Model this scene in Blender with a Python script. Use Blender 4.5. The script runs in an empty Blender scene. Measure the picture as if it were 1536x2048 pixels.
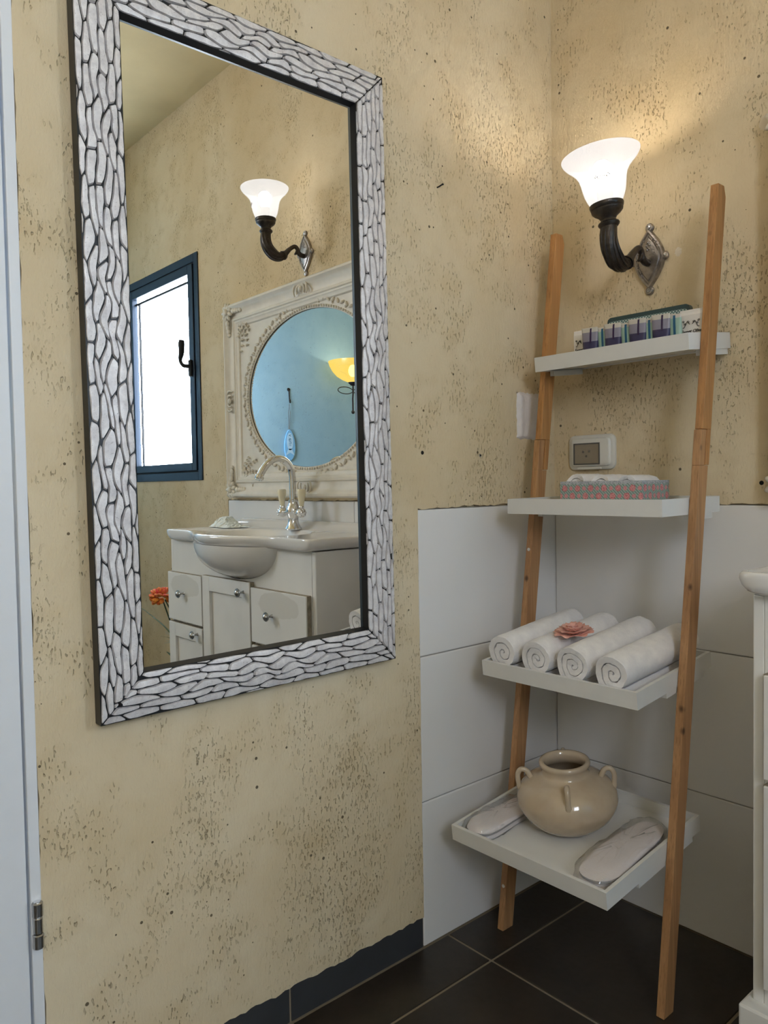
import bpy, math, random
from mathutils import Vector, Matrix

rnd = random.Random(7)
scene = bpy.context.scene
col = scene.collection
PI = math.pi

# ------------------------------------------------------------------ camera, world, exposure
cam_d = bpy.data.cameras.new('camera')
cam_d.sensor_fit = 'VERTICAL'
cam_d.sensor_height = 36.0
cam_d.lens = 1540.0 * 36.0 / 2048.0
cam_d.clip_start = 0.02
cam = bpy.data.objects.new('camera', cam_d)
col.objects.link(cam)
_r = Vector((0.6580993, 0.7527455, -0.0167183))
_u = Vector((-0.0165734, 0.0366814, 0.9991896))
_b = Vector((0.7527487, -0.6572888, 0.0366156))
cam.matrix_world = Matrix(((_r.x, _u.x, _b.x, 1.2334), (_r.y, _u.y, _b.y, -1.6760), (_r.z, _u.z, _b.z, 1.0484), (0, 0, 0, 1)))
scene.camera = cam

world = bpy.data.worlds.new('sky')
scene.world = world
world.use_nodes = True
_nt = world.node_tree
_nt.nodes.clear()
_o = _nt.nodes.new('ShaderNodeOutputWorld')
_bg = _nt.nodes.new('ShaderNodeBackground')
_sky = _nt.nodes.new('ShaderNodeTexSky')
_sky.sky_type = 'NISHITA'
_sky.sun_disc = False
_sky.sun_elevation = math.radians(48)
_sky.sun_rotation = math.radians(200)
_sky.dust_density = 0.3
_sky.ozone_density = 2.0
_nt.links.new(_sky.outputs[0], _bg.inputs[0])
_bg.inputs[1].default_value = 1.0
_nt.links.new(_bg.outputs[0], _o.inputs[0])

vs = scene.view_settings
vs.view_transform = 'Standard'
vs.look = 'None'
vs.exposure = 0.46
vs.gamma = 1.0
vs.use_curve_mapping = False
scene.cycles.use_denoising = True
scene.cycles.caustics_reflective = True
scene.cycles.sample_clamp_indirect = 8.0
scene.cycles.max_bounces = 7
scene.cycles.diffuse_bounces = 4
scene.cycles.glossy_bounces = 5
scene.cycles.transmission_bounces = 4
scene.cycles.transparent_max_bounces = 8
scene.cycles.use_adaptive_sampling = True
scene.cycles.adaptive_threshold = 0.1
scene.cycles.adaptive_min_samples = 16
scene.cycles.use_light_tree = False

BULB_WATTS = 74.0
DAYLIGHT = 14.0         # brightness of the frosted pane with the day behind it

# ------------------------------------------------------------------ materials
def srgb(r, g, b):
    f = lambda c: (c / 12.92 if c <= 0.04045 else ((c + 0.055) / 1.055) ** 2.4)
    return (f(r / 255), f(g / 255), f(b / 255), 1.0)

class NT:
    """small helper for building node materials"""
    def __init__(s, name):
        s.mat = bpy.data.materials.new(name)
        s.mat.use_nodes = True
        s.t = s.mat.node_tree
        s.p = s.t.nodes['Principled BSDF']
        s.out = s.t.nodes['Material Output']
    def n(s, typ, **kw):
        nd = s.t.nodes.new(typ)
        for k, v in kw.items():
            setattr(nd, k, v)
        return nd
    def l(s, a, b):
        s.t.links.new(a, b)
    def coord(s, scale=(1, 1, 1), kind='Object'):
        tc = s.n('ShaderNodeTexCoord')
        mp = s.n('ShaderNodeMapping')
        mp.inputs['Scale'].default_value = scale
        s.l(tc.outputs[kind], mp.inputs['Vector'])
        return mp.outputs[0]
    def noise(s, vec, scale, detail=3, rough=0.55, dist=0.0):
        nd = s.n('ShaderNodeTexNoise')
        nd.inputs['Scale'].default_value = scale
        nd.inputs['Detail'].default_value = detail
        nd.inputs['Roughness'].default_value = rough
        nd.inputs['Distortion'].default_value = dist
        if vec is not None:
            s.l(vec, nd.inputs['Vector'])
        return nd.outputs['Fac']
    def ramp(s, fac, a, b, ca=(0, 0, 0, 1), cb=(1, 1, 1, 1)):
        r = s.n('ShaderNodeValToRGB')
        r.color_ramp.elements[0].position = a
        r.color_ramp.elements[1].position = b
        r.color_ramp.elements[0].color = ca
        r.color_ramp.elements[1].color = cb
        s.l(fac, r.inputs[0])
        return r.outputs[0]
    def mix(s, fac, a, b, mode='MIX'):
        m = s.n('ShaderNodeMix', data_type='RGBA', blend_type=mode)
        for sock, v in ((m.inputs[0], fac), (m.inputs[6], a), (m.inputs[7], b)):
            if hasattr(v, 'is_output'):
                s.l(v, sock)
            else:
                sock.default_value = v
        return m.outputs[2]
    def math(s, op, a, b=0.0):
        m = s.n('ShaderNodeMath', operation=op)
        for sock, v in ((m.inputs[0], a), (m.inputs[1], b)):
            if hasattr(v, 'is_output'):
                s.l(v, sock)
            else:
                sock.default_value = v
        return m.outputs[0]
    def bump(s, h, strength=0.5, dist=0.002):
        b = s.n('ShaderNodeBump')
        b.inputs['Strength'].default_value = strength
        b.inputs['Distance'].default_value = dist
        s.l(h, b.inputs['Height'])
        s.l(b.outputs[0], s.p.inputs['Normal'])
        return b.outputs[0]
    def set(s, **kw):
        for k, v in kw.items():
            sock = s.p.inputs[k.replace('_', ' ')]
            if hasattr(v, 'is_output'):
                s.l(v, sock)
            else:
                sock.default_value = v
        return s

def plain(name, colr, rough=0.5, metal=0.0, spec=0.5, coat=0.0, vary=0.06, nscale=30.0, bump=0.0, bscale=200.0):
    m = NT(name)
    v = m.coord()
    nz = m.noise(v, nscale, 3)
    dark = tuple(c * (1 - vary * 2) for c in colr[:3]) + (1,)
    m.set(Base_Color=m.ramp(nz, 0.3, 0.7, dark, colr), Roughness=rough, Metallic=metal, Specular_IOR_Level=spec, Coat_Weight=coat)
    if bump:
        m.bump(m.noise(v, bscale, 3), bump, 0.002)
    return m.mat

def plaster_mat(name='stucco', c1=srgb(209, 189, 153), c2=srgb(222, 207, 177), c3=srgb(195, 172, 132), depth=1.0):
    m = NT(name)
    v = m.coord()
    vs_ = m.coord((1, 1, 0.42))
    tone = m.noise(v, 2.4, 2, 0.6)
    mott = m.noise(v, 9.5, 2, 0.6)
    base = m.ramp(tone, 0.32, 0.68, c1, c2)
    base = m.mix(m.math('MULTIPLY', m.ramp(mott, 0.45, 0.72), 0.5), base, c3)
    # patches in which the trowel tore the surface open
    patch = m.ramp(m.noise(vs_, 4.6, 2, 0.65), 0.51, 0.63)
    tear = m.noise(vs_, 165, 2, 0.75, 0.25)
    tear_m = m.ramp(tear, 0.60, 0.655)
    patch2 = m.ramp(mott, 0.50, 0.63)
    fine = m.noise(vs_, 210, 1, 0.5)
    tear2 = m.ramp(fine, 0.62, 0.70)
    pits = m.math('MAXIMUM', m.math('MULTIPLY', tear_m, patch), m.math('MULTIPLY', m.math('MULTIPLY', tear2, patch2), 0.7))
    vo = m.n('ShaderNodeTexVoronoi')
    vo.inputs['Scale'].default_value = 40
    m.l(v, vo.inputs['Vector'])
    sep = m.n('ShaderNodeSeparateColor')
    m.l(vo.outputs['Color'], sep.inputs[0])
    rad = m.math('ADD', m.math('MULTIPLY', sep.outputs[1], 0.10), 0.03)
    dots = m.math('MULTIPLY', m.math('LESS_THAN', vo.outputs['Distance'], rad), m.math('GREATER_THAN', sep.outputs[0], 0.80))
    hole = m.math('MAXIMUM', pits, dots)
    hgt = m.math('SUBTRACT', m.math('MULTIPLY', tear, 0.35), hole)
    colr = m.mix(m.math('MULTIPLY', hole, 0.34 * depth), base, srgb(104, 80, 42))
    colr = m.mix(m.math('MULTIPLY', dots, 0.75 * depth), colr, srgb(44, 34, 22))
    m.set(Base_Color=colr, Roughness=0.88, Specular_IOR_Level=0.2)
    m.bump(hgt, 1.0 * depth, 0.004)
    return m.mat

def wood_mat(name, c1, c2, c3, scale=1.0, vec_scale=(60, 60, 2.2)):
    m = NT(name)
    v = m.coord(vec_scale)
    g = m.noise(v, 1.0 * scale, 5, 0.62, 0.35)
    v2 = m.coord((vec_scale[0] * 5, vec_scale[1] * 5, vec_scale[2] * 2))
    g2 = m.noise(v2, 1.0, 2)
    c = m.ramp(g, 0.34, 0.66, c1, c2)
    c = m.mix(m.math('MULTIPLY', m.ramp(g2, 0.5, 0.72), 0.55), c, c3)
    vk = m.n('ShaderNodeTexVoronoi')
    vk.inputs['Scale'].default_value = 9
    m.l(m.coord((1.3, 1.3, 1.0)), vk.inputs['Vector'])
    knot = m.ramp(vk.outputs['Distance'], 0.035, 0.09, (1, 1, 1, 1), (0, 0, 0, 1))
    c = m.mix(m.math('MULTIPLY', knot, 0.8), c, srgb(52, 28, 14))
    m.set(Base_Color=c, Roughness=0.5)
    m.bump(g2, 0.12, 0.001)
    return m.mat

def leaf_mat():
    m = NT('silver_white_leaf')
    v = m.coord()
    a = m.noise(v, 55, 4, 0.65)
    b = m.noise(v, 420, 3, 0.6)
    c = m.ramp(a, 0.35, 0.7, srgb(234, 231, 231), srgb(200, 196, 198))
    c = m.mix(m.math('MULTIPLY', m.ramp(b, 0.62, 0.72), 0.7), c, srgb(120, 114, 114))
    m.set(Base_Color=c, Roughness=0.42, Metallic=0.15)
    m.bump(b, 0.15, 0.0008)
    return m.mat

def terry_mat():
    m = NT('terry_cloth')
    v = m.coord()
    a = m.noise(v, 330, 4, 0.7)
    b = m.noise(v, 40, 3)
    m.set(Base_Color=m.ramp(b, 0.3, 0.7, srgb(238, 235, 236), srgb(250, 247, 246)), Roughness=0.95, Specular_IOR_Level=0.1, Sheen_Weight=0.2)
    m.bump(a, 0.7, 0.003)
    return m.mat

def floor_mat():
    m = NT('brown_black_stoneware')
    v = m.coord()
    a = m.noise(v, 4.5, 5, 0.62)
    b = m.noise(v, 70, 3)
    m.set(Base_Color=m.ramp(a, 0.33, 0.68, srgb(38, 33, 28), srgb(56, 48, 40)), Roughness=m.ramp(b, 0.3, 0.7, (0.3, 0.3, 0.3, 1), (0.42, 0.42, 0.42, 1)))
    m.bump(b, 0.05, 0.001)
    return m.mat

def worn_white(name='worn_white_paint'):
    m = NT(name)
    v = m.coord()
    tone = m.noise(v, 5, 2)
    spk = m.ramp(m.noise(v, 120, 3, 0.7), 0.70, 0.76)
    c = m.ramp(tone, 0.35, 0.65, srgb(226, 225, 222), srgb(236, 235, 232))
    c = m.mix(m.math('MULTIPLY', spk, 0.35), c, srgb(170, 156, 134))
    m.set(Base_Color=c, Roughness=0.42)
    return m.mat

def drawer_paint():
    m = NT('retouched_white_paint')
    v = m.coord()
    w = m.noise(v, 16, 2)
    sp = m.n('ShaderNodeSeparateXYZ')
    m.l(v, sp.inputs[0])
    ex = m.math('POWER', m.math('DIVIDE', sp.outputs[0], 0.125), 2)
    ez = m.math('POWER', m.math('DIVIDE', m.math('SUBTRACT', sp.outputs[2], 0.045), 0.042), 2)
    r = m.math('ADD', m.math('ADD', ex, ez), m.math('MULTIPLY', m.math('SUBTRACT', w, 0.5), 1.1))
    spot = m.ramp(r, 0.9, 1.0, (1, 1, 1, 1), (0, 0, 0, 1))
    c = m.mix(spot, srgb(232, 231, 228), srgb(219, 217, 212))
    m.set(Base_Color=c, Roughness=0.42)
    return m.mat

def rose_print():
    m = NT('rose_print_paper')
    v = m.coord()
    sp = m.n('ShaderNodeSeparateXYZ')
    m.l(v, sp.inputs[0])
    u = m.math('ADD', sp.outputs[0], sp.outputs[1])
    z = sp.outputs[2]
    # diagonal stripes
    st = m.math('SINE', m.math('MULTIPLY', m.math('ADD', u, z), 900.0))
    c = m.mix(m.ramp(st, 0.2, 0.8), srgb(126, 150, 144), srgb(176, 190, 184))
    def roses(off_u, off_z, pitch, rad, c1, c2, prev):
        uu = m.math('ADD', m.math('DIVIDE', u, pitch), off_u + 40)
        fu = m.math('MULTIPLY', m.math('SUBTRACT', m.math('FRACT', uu), 0.5), pitch)
        fz = m.math('SUBTRACT', z, off_z)
        d = m.math('SQRT', m.math('ADD', m.math('POWER', fu, 2), m.math('POWER', fz, 2)))
        nz = m.noise(v, 260, 2)
        d2 = m.math('ADD', d, m.math('MULTIPLY', m.math('SUBTRACT', nz, 0.5), rad * 0.9))
        msk = m.ramp(m.math('DIVIDE', d2, rad), 0.85, 1.0, (1, 1, 1, 1), (0, 0, 0, 1))
        ring = m.math('SINE', m.math('MULTIPLY', d2, 2200.0))
        return m.mix(msk, prev, m.mix(m.ramp(ring, 0.2, 0.8), c1, c2))
    P = 0.0345
    c = roses(0.15, 0.0455, P, 0.0078, srgb(226, 160, 162), srgb(170, 62, 78), c)
    c = roses(0.65, 0.0455, P, 0.0052, srgb(222, 165, 168), srgb(184, 96, 108), c)
    c = roses(0.55, 0.0285, P, 0.0080, srgb(228, 165, 166), srgb(168, 58, 74), c)
    c = roses(0.05, 0.0285, P, 0.0052, srgb(222, 165, 168), srgb(184, 96, 108), c)
    # lace scallops along the top
    sc = m.math('ABSOLUTE', m.math('SINE', m.math('MULTIPLY', u, 290.0)))
    lim = m.math('SUBTRACT', 0.0575, m.math('MULTIPLY', sc, 0.0045))
    lace = m.math('GREATER_THAN', z, lim)
    vo = m.n('ShaderNodeTexVoronoi')
    vo.inputs['Scale'].default_value = 420
    m.l(v, vo.inputs['Vector'])
    c = m.mix(lace, c, m.ramp(vo.outputs['Distance'], 0.25, 0.5, srgb(120, 128, 140), srgb(184, 188, 196)))
    m.set(Base_Color=c, Roughness=0.6)
    return m.mat

def dotted_tin():
    m = NT('teal_polka_dot_tin')
    tc = m.n('ShaderNodeTexCoord')
    sp = m.n('ShaderNodeSeparateXYZ')
    m.l(tc.outputs['Object'], sp.inputs[0])
    def cell(ox, oz, p=0.0072):
        fx = m.math('SUBTRACT', m.math('FRACT', m.math('ADD', m.math('DIVIDE', sp.outputs[0], p), 50 + ox)), 0.5)
        fz = m.math('SUBTRACT', m.math('FRACT', m.math('ADD', m.math('DIVIDE', sp.outputs[2], p), 50 + oz)), 0.5)
        d = m.math('SQRT', m.math('ADD', m.math('POWER', fx, 2), m.math('POWER', fz, 2)))
        return m.math('LESS_THAN', d, 0.21)
    dot = m.math('MAXIMUM', cell(0, 0), cell(0.5, 0.5))
    m.set(Base_Color=m.mix(dot, srgb(98, 124, 122), srgb(212, 222, 218)), Roughness=0.35)
    return m.mat

def glassy(name, tint, alpha, rough=0.05, translucent=None, spec=1.0):
    """thin sheet: part of the light passes straight, part is scattered through, part mirrored"""
    m = NT(name)
    t = m.t
    t.nodes.remove(m.p)
    tr = m.n('ShaderNodeBsdfTransparent')
    tr.inputs[0].default_value = tint
    if translucent:
        body = m.n('ShaderNodeBsdfTranslucent')
        body.inputs[0].default_value = translucent
    else:
        body = m.n('ShaderNodeBsdfDiffuse')
        body.inputs[0].default_value = tint
    mx = m.n('ShaderNodeMixShader')
    mx.inputs[0].default_value = alpha
    m.l(tr.outputs[0], mx.inputs[1])
    m.l(body.outputs[0], mx.inputs[2])
    gl = m.n('ShaderNodeBsdfGlossy')
    gl.inputs['Roughness'].default_value = rough
    lw = m.n('ShaderNodeLayerWeight')
    lw.inputs[0].default_value = 0.5
    f2 = m.math('MULTIPLY', m.math('ADD', m.math('MULTIPLY', m.math('POWER', lw.outputs['Facing'], 4.0), 0.6), 0.04), spec)
    m2 = m.n('ShaderNodeMixShader')
    m.l(f2, m2.inputs[0])
    m.l(mx.outputs[0], m2.inputs[1])
    m.l(gl.outputs[0], m2.inputs[2])
    nz = m.noise(m.coord(), 40, 2)
    bp = m.n('ShaderNodeBump')
    bp.inputs['Strength'].default_value = 0.08
    m.l(nz, bp.inputs['Height'])
    m.l(bp.outputs[0], gl.inputs['Normal'])
    m.l(m2.outputs[0], m.out.inputs[0])
    return m.mat

def lit_shade(name, tint, glow, strength, clear):
    m = NT(name)
    m.t.nodes.remove(m.p)
    tr = m.n('ShaderNodeBsdfTransparent')
    tr.inputs[0].default_value = tint
    tl_ = m.n('ShaderNodeBsdfTranslucent')
    tl_.inputs[0].default_value = (0.03, 0.03, 0.03, 1)
    em = m.n('ShaderNodeEmission')
    em.inputs[0].default_value = glow
    em.inputs[1].default_value = strength
    ad = m.n('ShaderNodeAddShader')
    m.l(tl_.outputs[0], ad.inputs[0])
    m.l(em.outputs[0], ad.inputs[1])
    gl = m.n('ShaderNodeBsdfGlossy')
    gl.inputs['Roughness'].default_value = 0.25
    nz = m.noise(m.coord(), 60, 2)
    m.l(m.ramp(nz, 0.3, 0.7, (0.7, 0.7, 0.7, 1), (0.9, 0.9, 0.9, 1)), gl.inputs['Color'])
    mx = m.n('ShaderNodeMixShader')
    mx.inputs[0].default_value = 1 - clear
    m.l(tr.outputs[0], mx.inputs[1])
    m.l(ad.outputs[0], mx.inputs[2])
    m2 = m.n('ShaderNodeMixShader')
    m2.inputs[0].default_value = 0.05
    m.l(mx.outputs[0], m2.inputs[1])
    m.l(gl.outputs[0], m2.inputs[2])
    m.l(m2.outputs[0], m.out.inputs[0])
    return m.mat

def emitter(name, colr, strength):
    m = NT(name)
    m.set(Base_Color=(0.8, 0.8, 0.8, 1), Emission_Color=colr, Emission_Strength=strength)
    return m.mat

def mirror_mat():
    m = NT('silvered_glass')
    m.set(Base_Color=(0.93, 0.94, 0.93, 1), Metallic=1.0, Roughness=0.0)
    return m.mat

def petal_mat(name, c1, c2, scale=30):
    m = NT(name)
    m.set(Base_Color=m.ramp(m.noise(m.coord(), scale, 2), 0.4, 0.6, c1, c2), Roughness=0.7)
    return m.mat

M = dict(
    plaster=plaster_mat(),
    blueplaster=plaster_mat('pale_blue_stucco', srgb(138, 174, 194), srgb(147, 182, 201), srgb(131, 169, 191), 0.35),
    patch=plain('white_filler', srgb(226, 220, 218), 0.8, bump=0.7, bscale=140, vary=0.04),
    dab=plain('pale_filler', srgb(222, 210, 190), 0.85, bump=0.5, bscale=160, vary=0.05),
    tile=plain('white_wall_tile', srgb(232, 230, 228), 0.17, spec=0.5, vary=0.012, nscale=3),
    grout=plain('pale_grout', srgb(150, 145, 138), 0.9),
    floor=floor_mat(),
    floor_grout=plain('taupe_grout', srgb(140, 127, 108), 0.9),
    slate=plain('slate_skirting', srgb(60, 61, 64), 0.5, vary=0.1, nscale=14),
    paint=plain('white_gloss_paint', srgb(226, 229, 233), 0.35, vary=0.01),
    chrome=plain('chrome', (0.75, 0.75, 0.76, 1), 0.06, 1.0, vary=0.01),
    steel=plain('brushed_steel', (0.5, 0.5, 0.5, 1), 0.28, 1.0),
    wood=wood_mat('oiled_pine', srgb(194, 142, 88), srgb(160, 112, 66), srgb(126, 84, 48)),
    wood2=wood_mat('light_pine', srgb(186, 142, 98), srgb(158, 114, 76), srgb(126, 88, 56)),
    tray=plain('white_melamine', srgb(222, 221, 218), 0.4, vary=0.015),
    black=plain('black_lacquer', srgb(22, 22, 24), 0.4, vary=0.1),
    leaf=leaf_mat(),
    mirror=mirror_mat(),
    terry=terry_mat(),
    bronze=plain('antique_pewter', srgb(84, 78, 74), 0.36, 0.85, vary=0.18, nscale=90, bump=0.3, bscale=160),
    plate=plain('burnished_pewter', srgb(172, 164, 158), 0.3, 0.9, vary=0.22, nscale=70, bump=0.35, bscale=220),
    shade=lit_shade('frosted_shade', (0.95, 0.95, 0.95, 1), (1.0, 0.96, 0.93, 1), 0.74, 0.40),
    amber=lit_shade('amber_shade', (0.95, 0.80, 0.42, 1), (1.0, 0.72, 0.16, 1), 0.9, 0.35),
    bulb=emitter('lit_bulb', (1.0, 0.87, 0.70, 1), BULB_WATTS),
    bulb2=emitter('lit_warm_bulb', (1.0, 0.84, 0.60, 1), 26.0),
    etch=plain('etched_glass', srgb(176, 172, 176), 0.6),
    iron=plain('dark_iron', srgb(36, 32, 30), 0.5, 0.5),
    stoneware=None,
    cream=plain('cream_lacquer', srgb(224, 217, 203), 0.45, vary=0.05, nscale=20),
    vanity=worn_white(),
    drawer=drawer_paint(),
    wornedge=plain('bare_wood_edge', srgb(170, 158, 138), 0.7, vary=0.25, nscale=50),
    china=plain('white_ceramic', srgb(232, 230, 228), 0.06, coat=0.5, vary=0.01, nscale=2),
    ivory=plain('ivory_ceramic', srgb(232, 222, 192), 0.25, vary=0.02),
    navy=plain('navy_aluminium', srgb(30, 44, 60), 0.4, 0.3, vary=0.05),
    seal=plain('black_rubber', srgb(12, 14, 18), 0.7),
    glass=emitter('daylit_frosted_pane', (0.78, 0.87, 1.0, 1), DAYLIGHT),
    fill_pane=emitter('added_fill_pane', (0.79, 0.865, 1.0, 1), 12.2),  # glowing pane of the added window, out of view
    plastic=plain('white_plastic', srgb(216, 214, 206), 0.35, vary=0.02),
    smoke=glassy('smoked_flap', srgb(226, 220, 210), 0.15, 0.1, None, 0.6),
    dark=plain('dark_hole', srgb(14, 12, 10), 0.9),
    white=plain('white_card', srgb(228, 222, 216), 0.6, vary=0.02),
    print=plain('black_print', srgb(34, 28, 30), 0.7),
    rose=rose_print(),
    tin=dotted_tin(),
    tindark=plain('dark_teal_enamel', srgb(52, 76, 78), 0.35),
    purple=plain('purple_gel', srgb(58, 54, 92), 0.3),
    lilac=plain('lilac_grey_tube', srgb(146, 142, 158), 0.35),
    tubewhite=plain('pearl_tube', srgb(206, 200, 190), 0.4),
    stripe1=plain('violet_stripe', srgb(52, 30, 74), 0.4),
    aqua=plain('pale_aqua_tube', srgb(158, 188, 172), 0.35),
    stripe2=plain('blue_stripe', srgb(28, 92, 128), 0.4),
    wrap=glassy('clear_wrap', (0.99, 0.99, 0.99, 1), 0.05, 0.05, None, 1.7),
    slipper=plain('white_fleece', srgb(226, 218, 218), 0.9, vary=0.03, bump=0.5, bscale=300),
    sole=plain('grey_sole', srgb(150, 146, 146), 0.8),
    pinkpetal=petal_mat('pink_soap_petal', srgb(236, 186, 172), srgb(226, 164, 148)),
    stem=plain('dark_green_stem', srgb(36, 62, 40), 0.6),
    blade=plain('green_leaf', srgb(56, 84, 40), 0.5, vary=0.2),
    sprig=plain('pale_sprig', srgb(184, 196, 190), 0.8),
    redpetal=petal_mat('coral_petal', srgb(232, 92, 92), srgb(226, 130, 54), 60),
    orangepetal=petal_mat('orange_petal', srgb(228, 138, 40), srgb(206, 96, 44), 60),
    bluewood=plain('blue_painted_wood', srgb(118, 178, 224), 0.5),
    palebluewood=plain('pale_blue_paint', srgb(176, 212, 238), 0.5),
    ceiling=None,
    tissue=plain('tissue_paper', srgb(236, 242, 240), 0.9),
    cord=plain('grey_cord', srgb(90, 88, 84), 0.8),
    outside=plain('pale_gravel', srgb(206, 202, 194), 0.9, vary=0.1),
)
M['ceiling'] = plain('cream_ceiling', srgb(222, 204, 160), 0.9, vary=0.05, nscale=5, bump=0.3, bscale=60)
_m = NT('crackle_stoneware')
_v = _m.coord()
_m.set(Base_Color=_m.ramp(_m.noise(_v, 9, 4, 0.6), 0.3, 0.7, srgb(198, 181, 158), srgb(178, 158, 134)), Roughness=0.13, Coat_Weight=0.6)
_m.bump(_m.noise(_v, 34, 3), 0.06, 0.004)
M['stoneware'] = _m.mat

# ------------------------------------------------------------------ mesh helpers
class MB:
    def __init__(s):
        s.v, s.f, s.m = [], [], []
    def add(s, vs_, fs, mi=0):
        o = len(s.v)
        s.v += [tuple(v) for v in vs_]
        s.f += [tuple(i + o for i in f) for f in fs]
        s.m += [mi] * len(fs)
        return s
    def box(s, x0, x1, y0, y1, z0, z1, mi=0):
        v = [(x, y, z) for z in (z0, z1) for y in (y0, y1) for x in (x0, x1)]
        return s.add(v, [(0, 2, 3, 1), (4, 5, 7, 6), (0, 1, 5, 4), (2, 6, 7, 3), (0, 4, 6, 2), (1, 3, 7, 5)], mi)
    def tube(s, pts, rad, n=12, mi=0, caps=True, flat=1.0):
        pts = [Vector(p) for p in pts]
        if not isinstance(rad, (list, tuple)):
            rad = [rad] * len(pts)
        t0 = (pts[1] - pts[0]).normalized()
        up = Vector((0, 0, 1)) if abs(t0.z) < 0.9 else Vector((1, 0, 0))
        nx = t0.cross(up).normalized()
        vs_, fs = [], []
        for k, p in enumerate(pts):
            a = pts[max(k - 1, 0)]
            b = pts[min(k + 1, len(pts) - 1)]
            t = (b - a).normalized()
            nx = (nx - t * nx.dot(t)).normalized()
            ny = t.cross(nx)
            for j in range(n):
                w = 2 * PI * j / n
                vs_.append(p + (nx * math.cos(w) + ny * math.sin(w) * flat) * rad[k])
        for k in range(len(pts) - 1):
            for j in range(n):
                j2 = (j + 1) % n
                fs.append((k * n + j, k * n + j2, (k + 1) * n + j2, (k + 1) * n + j))
        if caps:
            fs.append(tuple(range(n - 1, -1, -1)))
            fs.append(tuple((len(pts) - 1) * n + j for j in range(n)))
        return s.add(vs_, fs, mi)
    def lathe(s, prof, n=40, mat=None, mi=0, close=False):
        """prof: (radius, height) pairs about +Z; mat moves it into place"""
        mat = mat or Matrix()
        vs_, fs = [], []
        for (r, z) in prof:
            for j in range(n):
                w = 2 * PI * j / n
                vs_.append(mat @ Vector((r * math.cos(w), r * math.sin(w), z)))
        K = len(prof)
        for k in range(K - 1):
            for j in range(n):
                j2 = (j + 1) % n
                fs.append((k * n + j, k * n + j2, (k + 1) * n + j2, (k + 1) * n + j))
        if prof[0][0] > 1e-6 and close:
            fs.append(tuple(range(n - 1, -1, -1)))
        if prof[-1][0] > 1e-6 and close:
            fs.append(tuple((K - 1) * n + j for j in range(n)))
        return s.add(vs_, fs, mi)
    def ball(s, c, r, nu=12, nv=8, rot=None, mi=0):
        if not isinstance(r, (list, tuple)):
            r = (r, r, r)
        rot = rot or Matrix.Identity(3)
        c = Vector(c)
        vs_, fs = [], []
        for i in range(nv + 1):
            a = PI * i / nv
            for j in range(nu):
                w = 2 * PI * j / nu
                vs_.append(c + rot @ Vector((r[0] * math.sin(a) * math.cos(w), r[1] * math.sin(a) * math.sin(w), r[2] * math.cos(a))))
        for i in range(nv):
            for j in range(nu):
                j2 = (j + 1) % nu
                fs.append((i * nu + j, (i + 1) * nu + j, (i + 1) * nu + j2, i * nu + j2))
        return s.add(vs_, fs, mi)
    def prism(s, poly, d, mi=0):
        """poly: 3-D points of a flat outline, extruded by vector d"""
        d = Vector(d)
        n = len(poly)
        vs_ = [Vector(p) for p in poly] + [Vector(p) + d for p in poly]
        fs = [tuple(range(n - 1, -1, -1)), tuple(range(n, 2 * n))]
        fs += [(i, (i + 1) % n, n + (i + 1) % n, n + i) for i in range(n)]
        return s.add(vs_, fs, mi)
    def loft(s, rings, caps=True, mi=0):
        n = len(rings[0])
        vs_ = [p for r in rings for p in r]
        fs = []
        for k in range(len(rings) - 1):
            for j in range(n):
                j2 = (j + 1) % n
                fs.append((k * n + j, k * n + j2, (k + 1) * n + j2, (k + 1) * n + j))
        if caps:
            fs.append(tuple(range(n - 1, -1, -1)))
            fs.append(tuple((len(rings) - 1) * n + j for j in range(n)))
        return s.add(vs_, fs, mi)
    def build(s, name, mats, parent=None, smooth=None, bevel=0.0, seg=2, loc=None, rot=None, fixn=True):
        me = bpy.data.meshes.new(name)
        me.from_pydata(s.v, [], s.f)
        if not isinstance(mats, (list, tuple)):
            mats = [mats]
        for m_ in mats:
            me.materials.append(M[m_] if isinstance(m_, str) else m_)
        if len(mats) > 1:
            me.polygons.foreach_set('material_index', s.m)
        if fixn:
            import bmesh
            b = bmesh.new()
            b.from_mesh(me)
            bmesh.ops.recalc_face_normals(b, faces=b.faces)
            b.to_mesh(me)
            b.free()
        if smooth:
            me.polygons.foreach_set('use_smooth', [True] * len(me.polygons))
            if smooth < 180:
                me.set_sharp_from_angle(angle=math.radians(smooth))
        me.update()
        o = bpy.data.objects.new(name, me)
        col.objects.link(o)
        if parent:
            o.parent = parent
        if loc:
            o.location = loc
        if rot:
            o.rotation_euler = rot
        if bevel:
            bm_ = o.modifiers.new('soft_edges', 'BEVEL')
            bm_.width = bevel
            bm_.segments = seg
            bm_.limit_method = 'ANGLE'
            bm_.angle_limit = math.radians(40)
        return o

def tag(o, label=None, cat=None, group=None, kind=None):
    if label: o['label'] = label
    if cat: o['category'] = cat
    if group: o['group'] = group
    if kind: o['kind'] = kind
    return o

def thing(name, label, cat, loc=(0, 0, 0), rot=(0, 0, 0), group=None):
    o = bpy.data.objects.new(name, None)
    o.empty_display_size = 0.05
    col.objects.link(o)
    o.location = loc
    o.rotation_euler = rot
    return tag(o, label, cat, group)

def copy_tree(o, parent=None):
    c = o.copy()
    col.objects.link(c)
    c.parent = parent
    for ch in list(o.children):
        copy_tree(ch, c)
    return c

def struct(o, label=None):
    o['kind'] = 'structure'
    if label: o['label'] = label
    return o

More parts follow.
